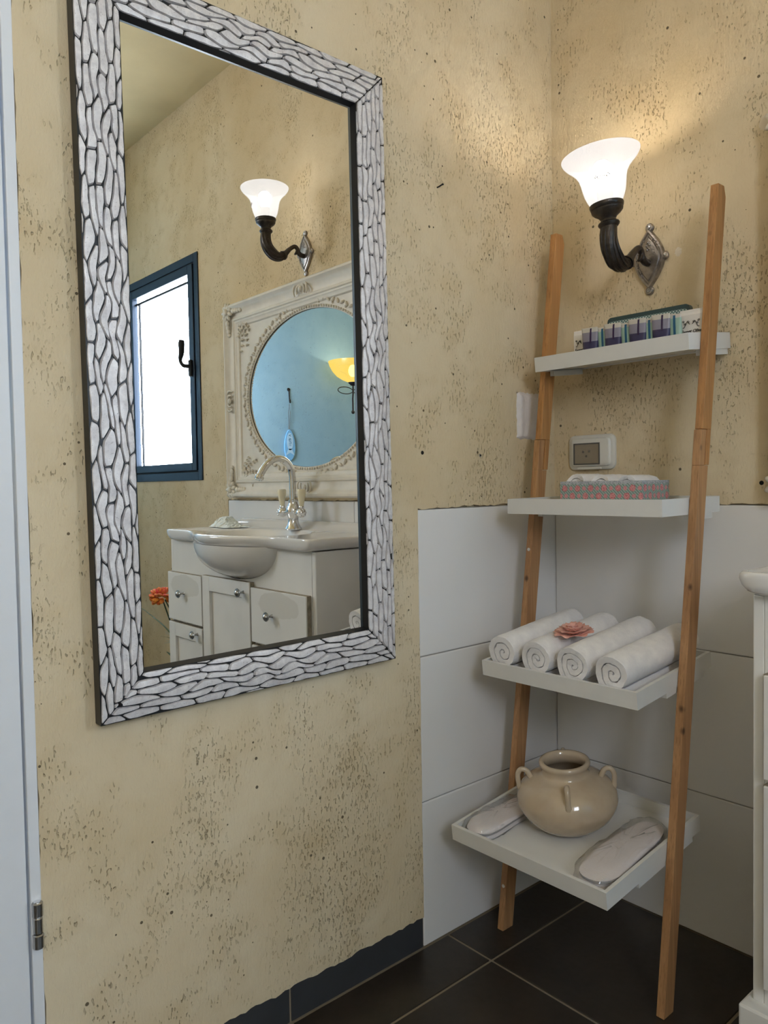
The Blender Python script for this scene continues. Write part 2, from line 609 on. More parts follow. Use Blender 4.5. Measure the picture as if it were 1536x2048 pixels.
def catmull(pts, k=6):
    P = [Vector(p) for p in pts]
    P = [P[0] * 2 - P[1]] + P + [P[-1] * 2 - P[-2]]
    out = []
    for i in range(1, len(P) - 2):
        for j in range(k):
            t = j / k
            a, b, c, d = P[i - 1], P[i], P[i + 1], P[i + 2]
            out.append(0.5 * ((2 * b) + (c - a) * t + (2 * a - 5 * b + 4 * c - d) * t * t + (3 * b - a - 3 * c + d) * t ** 3))
    out.append(P[-2])
    return out

# ------------------------------------------------------------------ the room
CEIL = 2.785
XR = 2.85
YF = -2.7
TH = 0.33

def jag(p0, p1, step=0.012, amp=0.0025, seed=1):
    r = random.Random(seed)
    n = max(2, int(math.hypot(p1[0] - p0[0], p1[1] - p0[1]) / step))
    nx, ny = -(p1[1] - p0[1]), (p1[0] - p0[0])
    q = math.hypot(nx, ny)
    nx, ny = nx / q, ny / q
    out, w = [], 0.0
    for i in range(n):
        w = w * 0.6 + r.uniform(-amp, amp)
        t = i / n
        a = 0.0 if i == 0 else w
        out.append((p0[0] + (p1[0] - p0[0]) * t + nx * a, p0[1] + (p1[1] - p0[1]) * t + ny * a))
    return out

# left wall: masonry, stucco coat, white tiles in the corner
b = MB()
b.box(-0.16, -0.012, -1.314, 0.16, -0.02, CEIL)
b.box(-0.16, -0.012, -2.15, -1.314, 2.06, CEIL)
b.box(-0.16, -0.012, YF - 0.16, -2.15, -0.02, CEIL)
out = []
out += jag((-1.314, 0.069), (-1.314, CEIL), 0.02, 0.0016, 3)
out += [(-1.314, CEIL), (0.0, CEIL)]
out += [(0.0, 0.992)]
out += jag((-0.001, 0.992), (-0.4995, 0.993), 0.012, 0.0022, 5)
out += jag((-0.4995, 0.993), (-0.4995, 0.069), 0.02, 0.0008, 7)
out += jag((-0.4995, 0.069), (-1.314, 0.069), 0.011, 0.0032, 9)
b.prism([(-0.012, y, z) for y, z in out], (0.012, 0, 0))
b.box(-0.012, 0.0, -2.15, -1.314, 2.06, CEIL)
b.box(-0.012, 0.0, YF, -2.15, 0.069, CEIL)
wall_left = struct(b.build('wall_left', 'plaster'), 'beige pitted stucco wall behind the leaf framed mirror')

def wall_tile(x0, x1, y0, y1, z0, z1, parent):
    bb = MB()
    bb.box(x0, x1, y0, y1, z0, z1)
    return bb.build('tile', 'tile', parent, bevel=0.0028, seg=3)

b = MB()
b.box(-0.0128, -0.0045, -0.4985, -0.001, 0.0, 0.99)
b.build('grout', 'grout', wall_left)
for k in range(3):
    wall_tile(-0.012, -0.0008, -0.4988, 0.009, k * TH + 0.0010, (k + 1) * TH - 0.0010, wall_left)

# back wall with window opening
WX0, WX1, WZ0, WZ1 = 1.95, 2.735, 1.08, 2.098
b = MB()
b.box(-0.16, WX0, 0.012, 0.2, -0.02, CEIL)
b.box(WX0, WX1, 0.012, 0.2, -0.02, WZ0)
b.box(WX0, WX1, 0.012, 0.2, WZ1, CEIL)
b.box(WX1, XR + 0.16, 0.012, 0.2, -0.02, CEIL)
out = jag((0.0, 0.992), (1.735, 0.992), 0.012, 0.0022, 15)
out += jag((1.735, 0.992), (1.735, 0.069), 0.02, 0.0008, 17)
out += [(1.735, 0.069), (WX0, 0.069), (WX0, CEIL), (0.0, CEIL)]
b.prism([(x, 0.012, z) for x, z in out], (0, -0.012, 0))
b.box(WX0, WX1, 0.0, 0.012, 0.069, WZ0)
b.box(WX0, WX1, 0.0, 0.012, WZ1, CEIL)
b.box(WX1, XR, 0.0, 0.012, 0.069, CEIL)
wall_back = struct(b.build('wall_back', 'plaster'), 'beige pitted stucco wall behind the ladder shelf and basin')
b = MB()
b.box(0.0, 1.734, 0.0045, 0.0128, 0.0, 0.99)
b.build('grout', 'grout', wall_back)
for k in range(3):
    for (x0, x1) in ((0.0005, 0.8732), (0.8752, 1.734)):
        wall_tile(x0, x1, 0.0008, 0.012, k * TH + 0.0010, (k + 1) * TH - 0.0010, wall_back)

VY0, VY1, VZ0, VZ1 = -2.62, -1.80, 1.50, 2.60  # opening for the added fill light window
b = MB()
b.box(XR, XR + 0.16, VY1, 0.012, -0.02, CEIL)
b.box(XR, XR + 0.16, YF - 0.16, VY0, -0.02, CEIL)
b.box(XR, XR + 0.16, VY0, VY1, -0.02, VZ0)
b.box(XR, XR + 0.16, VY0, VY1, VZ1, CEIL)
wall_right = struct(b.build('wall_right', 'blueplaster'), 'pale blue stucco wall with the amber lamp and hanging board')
b = MB()
b.box(-0.16, XR + 0.16, YF - 0.16, YF, -0.02, CEIL)
struct(b.build('wall_front', 'plaster'), 'beige stucco wall behind the photographer')
b = MB()
b.box(-0.16, XR + 0.16, YF - 0.16, 0.2, CEIL, CEIL + 0.12)
struct(b.build('ceiling', 'ceiling'), 'cream painted ceiling seen in the tall mirror')

# floor tiles
b = MB()
b.box(-0.16, XR + 0.16, YF - 0.16, 0.16, -0.05, -0.0022)
floor = struct(b.build('floor', 'floor_grout'), 'dark brown square floor tiles with taupe joints')
xs = [-0.0005] + [0.1325 + 0.4375 * i for i in range(7)]
xs = [x for x in xs if x < XR - 0.01] + [XR]
ys = [0.0015] + [-0.4235 - 0.4375 * i for i in range(6)]
ys = [y for y in ys if y > YF + 0.01] + [YF]
g = 0.0030
for i in range(len(xs) - 1):
    for j in range(len(ys) - 1):
        bb = MB()
        bb.box(xs[i] + g, xs[i + 1] - g, ys[j + 1] + g, ys[j] - g, -0.02, 0.0)
        bb.build('tile', 'floor', floor, bevel=0.0012, seg=1)

def skirting(name, segs, axis, label):
    root = None
    bb = MB()
    a, z = segs[0][0], segs[-1][1]
    if axis == 'y':
        bb.box(-0.0118, -0.0035, min(a, z), max(a, z), 0.0, 0.069)
    else:
        bb.box(min(a, z), max(a, z), 0.006, 0.0118, 0.0, 0.069)
    root = struct(bb.build(name, 'floor_grout'), label)
    for (p, q) in segs:
        lo, hi = min(p, q) + 0.0022, max(p, q) - 0.0022
        t = MB()
        if axis == 'y':
            t.box(-0.011, -0.0015, lo, hi, 0.001, 0.078)
        else:
            t.box(lo, hi, 0.0015, 0.011, 0.001, 0.078)
        t.build('tile', 'slate', root, bevel=0.0008, seg=1)
    return root
skirting('baseboard_left', [(-0.4995, -0.861), (-0.861, -1.2985), (-1.2985, -1.3138)], 'y', 'slate grey skirting tiles under the mirror wall')
skirting('baseboard_back', [(1.736, 2.1), (2.1, 2.5375), (2.5375, XR - 0.003)], 'x', 'slate grey skirting tiles under the window')

# repairs and holes in the stucco
def lumpy_patch(name, y0, y1, z0, z1, parent, mat, h=0.006, seed=2):
    r = random.Random(seed)
    ny, nz = 14, 20
    v, f = [], []
    for i in range(ny + 1):
        for j in range(nz + 1):
            e = min(i, ny - i, j, nz - j)
            hh = 0.0 if e == 0 else (h * (0.75 if e == 1 else 1.0) + r.uniform(-0.0009, 0.0009))
            jy = r.uniform(-0.002, 0.002) if e < 2 else 0
            jz = r.uniform(-0.002, 0.002) if e < 2 else 0
            if i < 3 and e: hh += 0.0025
            v.append((hh, y0 + (y1 - y0) * i / ny + jy, z0 + (z1 - z0) * j / nz + jz))
    for i in range(ny):
        for j in range(nz):
            a = i * (nz + 1) + j
            f.append((a, a + nz + 1, a + nz + 2, a + 1))
    bb = MB()
    bb.add(v, f)
    return bb.build(name, mat, parent, smooth=60)
tag(lumpy_patch('filler_patch', -0.154, -0.055, 1.155, 1.272, wall_left, 'patch'), 'white filler patch beside the ladder post')

def wall_hole(parent, pos, normal, r, ring=None):
    q = Vector(normal).to_track_quat('Z', 'Y').to_matrix().to_4x4()
    mt = Matrix.Translation(pos) @ q
    bb = MB()
    bb.lathe([(0.0, 0.0006), (r, 0.0006), (r * 1.05, 0.0)], 16, mt)
    bb.build('drill_hole', 'dark', parent)
    if ring:
        bb = MB()
        bb.lathe([(r, 0.0004), (r * 1.1, 0.0018), (r * 1.5, 0.0016), (r * 1.6, 0.0)], 16, mt)
        bb.build('wall_plug', ring, parent, smooth=60)
wall_hole(wall_left, (0.0, -0.483, 1.116), (1, 0, 0), 0.0042)
wall_hole(wall_left, (0.0, -0.292, 1.112), (1, 0, 0), 0.0026, 'steel')
wall_hole(wall_back, (0.531, 0.0, 1.037), (0, -1, 0), 0.0045)
def filler_dab(parent, x, z, r, seed):
    q = random.Random(seed)
    n = 30
    vs_ = [(x, -0.0012, z)]
    for ring, hh in ((0.55, -0.001), (1.0, 0.0003)):
        for k in range(n):
            rr = r * ring * q.uniform(0.8, 1.15)
            vs_.append((x + rr * math.cos(2 * PI * k / n), hh, z + rr * 1.15 * math.sin(2 * PI * k / n)))
    fs = [(0, 1 + k, 1 + (k + 1) % n) for k in range(n)]
    fs += [(1 + k, 1 + n + k, 1 + n + (k + 1) % n, 1 + (k + 1) % n) for k in range(n)]
    bb = MB()
    bb.add(vs_, fs)
    bb.build('filler_dab', 'dab', parent, smooth=80)
filler_dab(wall_back, 0.346, 1.564, 0.010, 4)
filler_dab(wall_back, 0.536, 1.784, 0.014, 5)

# nail left in the stucco
nl = thing('nail', 'small dark bent nail left in the stucco between mirror and corner', 'nail', (0.0, -0.425, 1.71))
b = MB()
b.tube([(-0.004, 0, 0), (0.006, 0.001, 0.001), (0.010, 0.003, 0.003), (0.011, 0.006, 0.005)], 0.0016, 8)
b.build('shank', 'iron', nl, smooth=60)
b = MB()
b.ball((0.0112, 0.0066, 0.0054), (0.003, 0.003, 0.002), 8, 6)
b.build('nail_head', 'iron', nl, smooth=60)

# ------------------------------------------------------------------ door at the left edge
b = MB()
b.box(-0.16, 0.0005, -1.3305, -1.3145, 0.0, 2.06)
b.box(-0.16, 0.0005, -2.15, -2.134, 0.0, 2.06)
b.box(-0.16, 0.0005, -2.134, -1.3305, 2.044, 2.06)
door = struct(b.build('door_1', 'paint', bevel=0.0015), 'white painted door and jamb with a steel hinge')
b = MB()
b.box(-0.042, -0.004, -2.132, -1.3335, 0.006, 2.04)
b.build('door_leaf', 'paint', door, bevel=0.002)
for zc in (0.381, 1.92):
    h = MB()
    for (z0, z1) in ((-0.036, -0.0135), (-0.0125, 0.0125), (0.0135, 0.036)):
        rr = 0.0082 if abs(z0 + z1) > 0.01 else 0.0072
        h.lathe([(0, z0), (rr * 0.8, z0), (rr, z0 + 0.0015), (rr, z1 - 0.0015), (rr * 0.8, z1), (0, z1)], 20, Matrix.Translation((0.0055, -1.3225, zc)))
    hg = h.build('hinge', 'steel', door, smooth=40)
    p = MB()
    p.lathe([(0.0055, 0.0), (0.0055, 0.0012), (0.002, 0.0018), (0.0, 0.0018)], 16, Matrix.Translation((0.0055, -1.3225, zc + 0.036)))
    p.build('hinge_pin', 'chrome', hg, smooth=40)

# ------------------------------------------------------------------ window in the back wall
b = MB()
yo, yi = 0.055, -0.006
fw = 0.046
def ring_box(bb, x0, x1, z0, z1, w, y0, y1, wt=None, wb=None):
    wt = wt or w
    wb = wb or w
    bb.box(x0, x0 + w, y0, y1, z0, z1)
    bb.box(x1 - w, x1, y0, y1, z0, z1)
    bb.box(x0 + w, x1 - w, y0, y1, z0, z0 + wb)
    bb.box(x0 + w, x1 - w, y0, y1, z1 - wt, z1)
ring_box(b, WX0 - 0.001, WX1 + 0.001, WZ0 - 0.001, WZ1 + 0.001, 0.037, yi, yo)
window = struct(b.build('window_1', 'navy', bevel=0.002), 'navy aluminium window with frosted pane reflected in the mirror')
b = MB()
ring_box(b, WX0 + 0.036, WX1 - 0.036, WZ0 + 0.036, WZ1 - 0.036, 0.008, 0.0, 0.05)
b.build('gasket', 'seal', window)
b = MB()
ring_box(b, WX0 + 0.044, WX1 - 0.044, WZ0 + 0.044, WZ1 - 0.044, 0.044, -0.010, 0.045, 0.04, 0.036)
sash = b.build('sash', 'navy', window, bevel=0.002)
b = MB()
b.box(WX0 + 0.080, WX1 - 0.080, 0.018, 0.024, WZ0 + 0.078, WZ1 - 0.080)
b.build('pane', 'glass', window)
b = MB()
b.box(WX0 + 0.082, WX1 - 0.082, 0.010, 0.018, WZ1 - 0.114, WZ1 - 0.104)
b.build('glazing_bar', 'seal', window)
b = MB()
b.box(WX1 - 0.130, WX1 - 0.120, 0.010, 0.018, WZ0 + 0.080, WZ1 - 0.114)
b.build('glazing_bar', 'seal', window)
hd = MB()
hx, hz = WX0 + 0.068, 1.595
hd.box(hx - 0.011, hx + 0.011, -0.022, -0.010, hz - 0.045, hz + 0.03)
handle = hd.build('handle', 'seal', sash, bevel=0.003)
hd = MB()
hd.tube(catmull([(hx, -0.02, hz), (hx, -0.05, hz + 0.002), (hx + 0.012, -0.058, hz + 0.025), (hx + 0.004, -0.056, hz + 0.06), (hx, -0.056, hz + 0.115)], 5), [0.009] * 6 + [0.008] * 5 + [0.009, 0.010, 0.011, 0.012, 0.0125, 0.013, 0.0135, 0.014, 0.014, 0.011], 12)
hd.build('lever', 'seal', sash, smooth=60)
# unseen window added in the right wall to fill the room with light
def ring_box_x(bb, y0, y1, z0, z1, w, x0, x1):
    bb.box(x0, x1, y0, y0 + w, z0, z1)
    bb.box(x0, x1, y1 - w, y1, z0, z1)
    bb.box(x0, x1, y0 + w, y1 - w, z0, z0 + w)
    bb.box(x0, x1, y0 + w, y1 - w, z1 - w, z1)
b = MB()
ring_box_x(b, VY0 - 0.001, VY1 + 0.001, VZ0 - 0.001, VZ1 + 0.001, 0.037, XR - 0.006, XR + 0.055)
fill_window = struct(b.build('added_fill_window', 'navy', bevel=0.002), 'unseen navy window added as fill light beside the photographer')
b = MB()
ring_box_x(b, VY0 + 0.034, VY1 - 0.034, VZ0 + 0.034, VZ1 - 0.034, 0.03, XR - 0.010, XR + 0.045)
b.build('sash', 'navy', fill_window, bevel=0.002)
b = MB()
b.box(XR + 0.018, XR + 0.024, VY0 + 0.06, VY1 - 0.06, VZ0 + 0.06, VZ1 - 0.06)
b.build('pane', 'fill_pane', fill_window)
# ground outside
b = MB()
b.box(-8, 12, 0.21, 25, -0.4, -0.3)
struct(b.build('ground_outside', 'outside'), 'pale gravel ground outside the window')

# ------------------------------------------------------------------ tall wall mirror with carved leaf frame
def clip(poly, a, b, c):
    """keep the part of a convex polygon where a*x + b*y <= c"""
    out = []
    n = len(poly)
    for i in range(n):
        p, q = poly[i], poly[(i + 1) % n]
        dp, dq = a * p[0] + b * p[1] - c, a * q[0] + b * q[1] - c
        if dp <= 0: out.append(p)
        if (dp < 0 < dq) or (dq < 0 < dp):
            t = dp / (dp - dq)
            out.append((p[0] + (q[0] - p[0]) * t, p[1] + (q[1] - p[1]) * t))
    return out

def area(poly):
    return 0.5 * sum(poly[i][0] * poly[(i + 1) % len(poly)][1] - poly[(i + 1) % len(poly)][0] * poly[i][1] for i in range(len(poly)))

def inset(poly, d):
    if area(poly) < 0: poly = poly[::-1]
    out = poly[:]
    n = len(poly)
    for i in range(n):
        p, q = poly[i], poly[(i + 1) % n]
        ex, ey = q[0] - p[0], q[1] - p[1]
        L = math.hypot(ex, ey)
        if L < 1e-7: continue
        nx, ny = ey / L, -ex / L
        out = clip(out, nx, ny, nx * p[0] + ny * p[1] - d)
        if len(out) < 3: return []
    return out

def chaikin(poly, q=0.25):
    out = []
    n = len(poly)
    for i in range(n):
        a, c = poly[i], poly[(i + 1) % n]
        out.append((a[0] * (1 - q) + c[0] * q, a[1] * (1 - q) + c[1] * q))
        out.append((a[0] * q + c[0] * (1 - q), a[1] * q + c[1] * (1 - q)))
    return out

def tidy(poly, eps):
    out = []
    for p in poly:
        if not out or math.hypot(p[0] - out[-1][0], p[1] - out[-1][1]) > eps:
            out.append(p)
    if len(out) > 2 and math.hypot(out[0][0] - out[-1][0], out[0][1] - out[-1][1]) < eps:
        out.pop()
    return out

MW, MH, FW = 0.628, 1.203, 0.0735
mroot = thing('wall_mirror', 'tall rectangular wall mirror in a carved white leaf frame with black grooves', 'mirror',
              (0.0, -0.916, 1.2765), (math.radians(0.54), 0, 0))
# local frame: x out of the wall, y along the wall, z up
b = MB()
for sgn in (-1, 1):
    y0, y1 = sorted((sgn * MW / 2, sgn * (MW / 2 - FW)))
    b.box(0.004, 0.0265, y0, y1, -MH / 2, MH / 2)
    z0, z1 = sorted((sgn * MH / 2, sgn * (MH / 2 - FW)))
    b.box(0.004, 0.0265, -MW / 2 + FW, MW / 2 - FW, z0, z1)
frame = b.build('frame', 'black', mroot)
tag(frame, 'carved frame of pale leaves on black')
b = MB()
b.box(0.010, 0.015, -MW / 2 + FW - 0.006, MW / 2 - FW + 0.006, -MH / 2 + FW - 0.006, MH / 2 - FW + 0.006)
b.build('mirror_glass', 'mirror', mroot)
b = MB()
iw, ih = MW / 2 - FW, MH / 2 - FW
for (p, q) in (((-iw, -ih), (iw, -ih)), ((iw, -ih), (iw, ih)), ((iw, ih), (-iw, ih)), ((-iw, ih), (-iw, -ih))):
    dy, dz = (0 if p[0] != q[0] else (-0.0045 if p[0] > 0 else 0.0045)), (0 if p[1] != q[1] else (-0.0045 if p[1] > 0 else 0.0045))
    a0, a1 = (0.0275, p[0], p[1]), (0.0275, q[0], q[1])
    c0, c1 = (0.0152, p[0] * (1 - 0.0045 / iw), p[1] * (1 - 0.0045 / ih)), (0.0152, q[0] * (1 - 0.0045 / iw), q[1] * (1 - 0.0045 / ih))
    b.add([a0, a1, c1, c0], [(0, 1, 2, 3)])
b.build('inner_lip', 'black', mroot)

lr = random.Random(21)
leaves = []          # (size key, polygon in (y, z))
def side_cells(Lg, place):
    rows = 6
    pt = FW / rows
    ps = 0.064
    K = 0.21
    seeds = []
    for r in range(-1, rows + 1):
        off = 0.5 * (r % 2)
        n = int(Lg / ps) + 3
        for k in range(-2, n):
            s = (k + off + lr.uniform(-0.30, 0.30)) * ps
            t = (r + 0.5 + lr.uniform(-0.30, 0.30)) * pt
            seeds.append((s * K, t))
    bound = [(0.0, 0.0), (Lg * K, 0.0), ((Lg - FW) * K, FW), (FW * K, FW)]
    for i, (sx, sy) in enumerate(seeds):
        if sx < -0.02 or sx > Lg * K + 0.02: continue
        poly = bound[:]
        for j, (ox, oy) in enumerate(seeds):
            if j == i or abs(ox - sx) > 0.05 or abs(oy - sy) > 0.05: continue
            a_, b_ = ox - sx, oy - sy
            poly = clip(poly, a_, b_, (ox * ox + oy * oy - sx * sx - sy * sy) / 2)
            if len(poly) < 3: break
        if len(poly) < 3: continue
        poly = [(p[0] / K, p[1]) for p in poly]
        poly = inset(poly, 0.00105)
        if len(poly) < 3 or abs(area(poly)) < 2.0e-5: continue
        poly = tidy(poly, 0.0010)
        if len(poly) < 3: continue
        poly = chaikin(poly, 0.14)
        fine = []
        for i_ in range(len(poly)):
            p_, q_ = poly[i_], poly[(i_ + 1) % len(poly)]
            m_ = max(1, int(math.hypot(q_[0] - p_[0], q_[1] - p_[1]) / 0.0075))
            fine += [(p_[0] + (q_[0] - p_[0]) * k_ / m_, p_[1] + (q_[1] - p_[1]) * k_ / m_) for k_ in range(m_)]
        poly = fine
        def warp(p):
            e = math.sin(PI * min(1, max(0, p[1] / FW)))
            e2 = math.sin(PI * min(1, max(0, p[0] / Lg)))
            return (p[0], p[1] + 0.0050 * e * e2 * math.sin(p[0] * 64 + 1.6 * math.sin(p[0] * 19) + p[1] * 75))
        poly = [warp(p) for p in poly]
        leaves.append([place(p) for p in poly])
side_cells(MH, lambda p: (-MW / 2 + p[1], -MH / 2 + p[0]))     # side by the door
side_cells(MH, lambda p: (MW / 2 - p[1], -MH / 2 + p[0]))
side_cells(MW, lambda p: (-MW / 2 + p[0], -MH / 2 + p[1]))
side_cells(MW, lambda p: (-MW / 2 + p[0], MH / 2 - p[1]))

def leaf_geo(poly):
    cy = sum(p[0] for p in poly) / len(poly)
    cz = sum(p[1] for p in poly) / len(poly)
    n = len(poly)
    def lift(y, z):
        t = min(MW / 2 - abs(y), MH / 2 - abs(z))
        return 0.0035 * math.sin(PI * min(1.0, max(0.0, t / FW)))
    v = [(0.0262, p[0], p[1]) for p in poly]
    for p in poly:
        dy, dz = cy - p[0], cz - p[1]
        L = math.hypot(dy, dz)
        k = min(0.0017, L * 0.5) / max(L, 1e-6)
        v.append((0.0288 + lift(p[0], p[1]), p[0] + dy * k, p[1] + dz * k))
    v.append((0.0293 + lift(cy, cz), cy, cz))
    f = [(i, (i + 1) % n, n + (i + 1) % n, n + i) for i in range(n)] + [(n + i, n + (i + 1) % n, 2 * n) for i in range(n)]
    return v, f
def seen_size(poly):
    cy = sum(p[0] for p in poly) / len(poly)
    cz = sum(p[1] for p in poly) / len(poly)
    if cz > 0.545 and cy < -0.10 - (0.545 - cz): return 0.0     # above the picture
    d = math.hypot(1.2, (cy - 0.916) + 1.676)
    return abs(area(poly)) / d ** 3
leaves.sort(key=seen_size, reverse=True)
for poly in leaves[:300]:
    bb = MB()
    v, f = leaf_geo(poly)
    bb.add(v, f)
    bb.build('leaf', 'leaf', frame, smooth=35)
rest = MB()
for poly in leaves[300:]:
    v, f = leaf_geo(poly)
    rest.add(v, f)
if rest.v:
    tag(rest.build('leaf_relief', 'leaf', frame, smooth=35), kind='stuff')
for (y, z) in ((0.285, -0.575), (-0.283, -0.573)):
    bb = MB()
    bb.lathe([(0.0, 0.0335), (0.0028, 0.0335), (0.0034, 0.0290)], 12, Matrix.Translation((0, y, z)) @ Matrix.Rotation(PI / 2, 4, 'Y'))
    bb.build('screw_hole', 'dark', frame)

# ------------------------------------------------------------------ ladder shelf
TRAY = {1: ((-0.187, 1.342), (-0.004, 1.3635)), 2: ((-0.291, 1.0085), (-0.052, 1.011)), 3: ((-0.386, 0.649), (-0.094, 0.682)), 4: ((-0.491, 0.306), (-0.144, 0.345))}
TX0, TX1 = 0.0815, 0.4655
RIM = 0.034
FLOOR_D = 0.026      # tray floor below the rim top
def tray_frame(i):
    (y0, z0), (y1, z1) = TRAY[i]
    a = math.atan2(z1 - z0, y1 - y0)
    return y0, z0, a, math.hypot(y1 - y0, z1 - z0)
def tp(i, x, d, h=0.0):
    """point in tray i: x along the wall, d back from the front edge, h above the tray floor"""
    y0, z0, a, D = tray_frame(i)
    hh = h - FLOOR_D
    return Vector((x, y0 + d * math.cos(a) - hh * math.sin(a), z0 + d * math.sin(a) + hh * math.cos(a)))

lad = thing('ladder_shelf', 'leaning pine ladder shelf with four white trays in the corner', 'shelf', (0.0, 0.0, 0.0))
def post_y(z):           # front face of the posts
    return -0.3225 + (z / 1.66) * 0.226
ZJ0, ZJ1 = 1.075, 1.148  # lap joint
for (xa, xb, nm) in ((0.0632, 0.0802, 'L'), (0.4665, 0.4835, 'R')):
    dep = 0.036
    def section(z, y0, y1):
        return [(xa, post_y(z) + y0, z), (xb, post_y(z) + y0, z), (xb, post_y(z) + y1, z), (xa, post_y(z) + y1, z)]
    lo = MB()
    lo.loft([section(0.0, 0, dep), section(ZJ0, 0, dep)])
    lo.loft([section(ZJ0, 0, dep * 0.55), section(ZJ1, 0, dep * 0.55)])
    lower = lo.build('post', 'wood2', lad, bevel=0.0012)
    up = MB()
    sh = 0.0035
    up.loft([section(ZJ0 + 0.001, dep * 0.56 + sh, dep + sh), section(ZJ1 + 0.001, dep * 0.56 + sh, dep + sh)])
    t = 1.655
    up.loft([section(ZJ1 + 0.001, sh, dep + sh), section(t - 0.022, sh, dep + sh), section(t, sh, dep * 0.72 + sh)])
    up.build('upper_post', 'wood', lad, bevel=0.0012)

for i in TRAY:
    y0, z0, a, D = tray_frame(i)
    W = TX1 - TX0
    w = 0.0075
    t = MB()
    t.box(0, W, 0, w, -RIM, 0)
    t.box(0, W, D - w, D, -RIM, 0)
    t.box(0, w, w, D - w, -RIM, 0)
    t.box(W - w, W, w, D - w, -RIM, 0)
    t.box(w, W - w, w, D - w, -FLOOR_D - 0.005, -FLOOR_D)
    tr = t.build('tray', 'tray', lad, loc=(TX0, y0, z0), rot=(a, 0, 0))
    # cleats that hold the tray between the posts
    for xx in (0.002, W - 0.014):
        c = MB()
        if i == 1:
            c.box(xx, xx + 0.012, 0.055, D - 0.01, -RIM - 0.012, -RIM)
        else:
            c.box(xx, xx + 0.012, 0.11, D - 0.03, -RIM - 0.012, -RIM)
        c.build('cleat', 'tray', tr)
for (x, z, sgn) in ((0.0716, 0.885, 0), (0.0716, 0.10, 0)):
    s_ = MB()
    s_.lathe([(0.0, 0.0018), (0.0035, 0.0016), (0.0042, 0.0)], 14, Matrix.Translation((x, post_y(z), z)) @ Matrix.Rotation(PI / 2, 4, 'X'))
    s_.build('screw_cap', 'plastic', lad, smooth=60)

# ------------------------------------------------------------------ towels
def towel_roll(name, R, L, label, loc, rot, group, turns=3.4, seed=1, ecc=1.0):
    r = random.Random(seed)
    th = R / (turns + 0.35)
    K, J = int(turns * 34), 16
    mb = MB()
    ph = r.uniform(0, 6.28)
    wob = [r.uniform(-1, 1) for _ in range(8)]
    def rad(u):
        return 0.10 * R + (R - 0.10 * R) * u
    outer, inner = [], []
    a_end = -PI / 2 + 0.35 + r.uniform(-0.1, 0.1)
    for k in range(K + 1):
        u = k / K
        ang = a_end + (u - 1) * turns * 2 * PI
        ro = rad(u)
        ri = max(0.001, ro - th * 0.86)
        wv = 1 + 0.045 * math.sin(3 * ang + ph) * (1.1 - u) + 0.03 * math.sin(7 * ang + ph * 2) * (1.1 - u)
        outer.append((ro * wv, ang))
        inner.append((ri * wv, ang))
    vs_ = []
    for j in range(J + 1):
        q = j / J
        yy = q * L
        e = 1.0
        edge = min(q, 1 - q) * L
        if edge < 0.008: e = 0.965
        for lst, io in ((outer, 0), (inner, 1)):
            for (rr, ang) in lst:
                fz = r.uniform(-0.0007, 0.0007) * (R / 0.045)
                u = rr / R
                bow = 0.004 * math.sin(ang * 2 + wob[0] * 3) * (u if j in (0, J) else 0)
                ox, oz = (rr * e + fz) * math.cos(ang) * ecc, (rr * e + fz) * math.sin(ang) / ecc
                vs_.append((ox + 0.002 * wob[1] * math.sin(q * 4), yy + bow + (1 - u) * (0.004 if j == 0 else (-0.004 if j == J else 0)), oz + R))
    S = 2 * (K + 1)
    fs = []
    for j in range(J):
        for io in (0, 1):
            for k in range(K):
                a_ = j * S + io * (K + 1) + k
                fs.append((a_, a_ + 1, a_ + S + 1, a_ + S))
        for k in (0, K):
            a_ = j * S + k
            c_ = a_ + K + 1
            fs.append((a_, c_, c_ + S, a_ + S))
    for j in (0, J):
        for k in range(K):
            a_ = j * S + k
            c_ = a_ + K + 1
            fs.append((a_, a_ + 1, c_ + 1, c_))
    mb.add(vs_, fs)
    o = mb.build(name, 'terry', None, smooth=75, loc=loc, rot=rot)
    return tag(o, label, 'towel', group)

a3 = tray_frame(3)[2]
rolls = [(0.1345, 'first white bath towel roll, next to the mirror wall on the third tray'),
         (0.2245, 'second white bath towel roll, carrying the pink flower'),
         (0.3145, 'third white bath towel roll, just past the pink flower'),
         (0.4075, 'fourth white bath towel roll, nearest the basin and partly behind the post')]
for k, (x, lab) in enumerate(rolls):
    towel_roll('rolled_towel', 0.0462, 0.272, lab, tp(3, x, 0.0105 + 0.002 * ((k * 7) % 3), 0.0012), (a3, 0, (0.006, 0.0, -0.006, -0.03)[k]),
               'bath towels rolled on the third tray', 2.6 + 0.3 * (k % 3), 11 + k, 0.975)

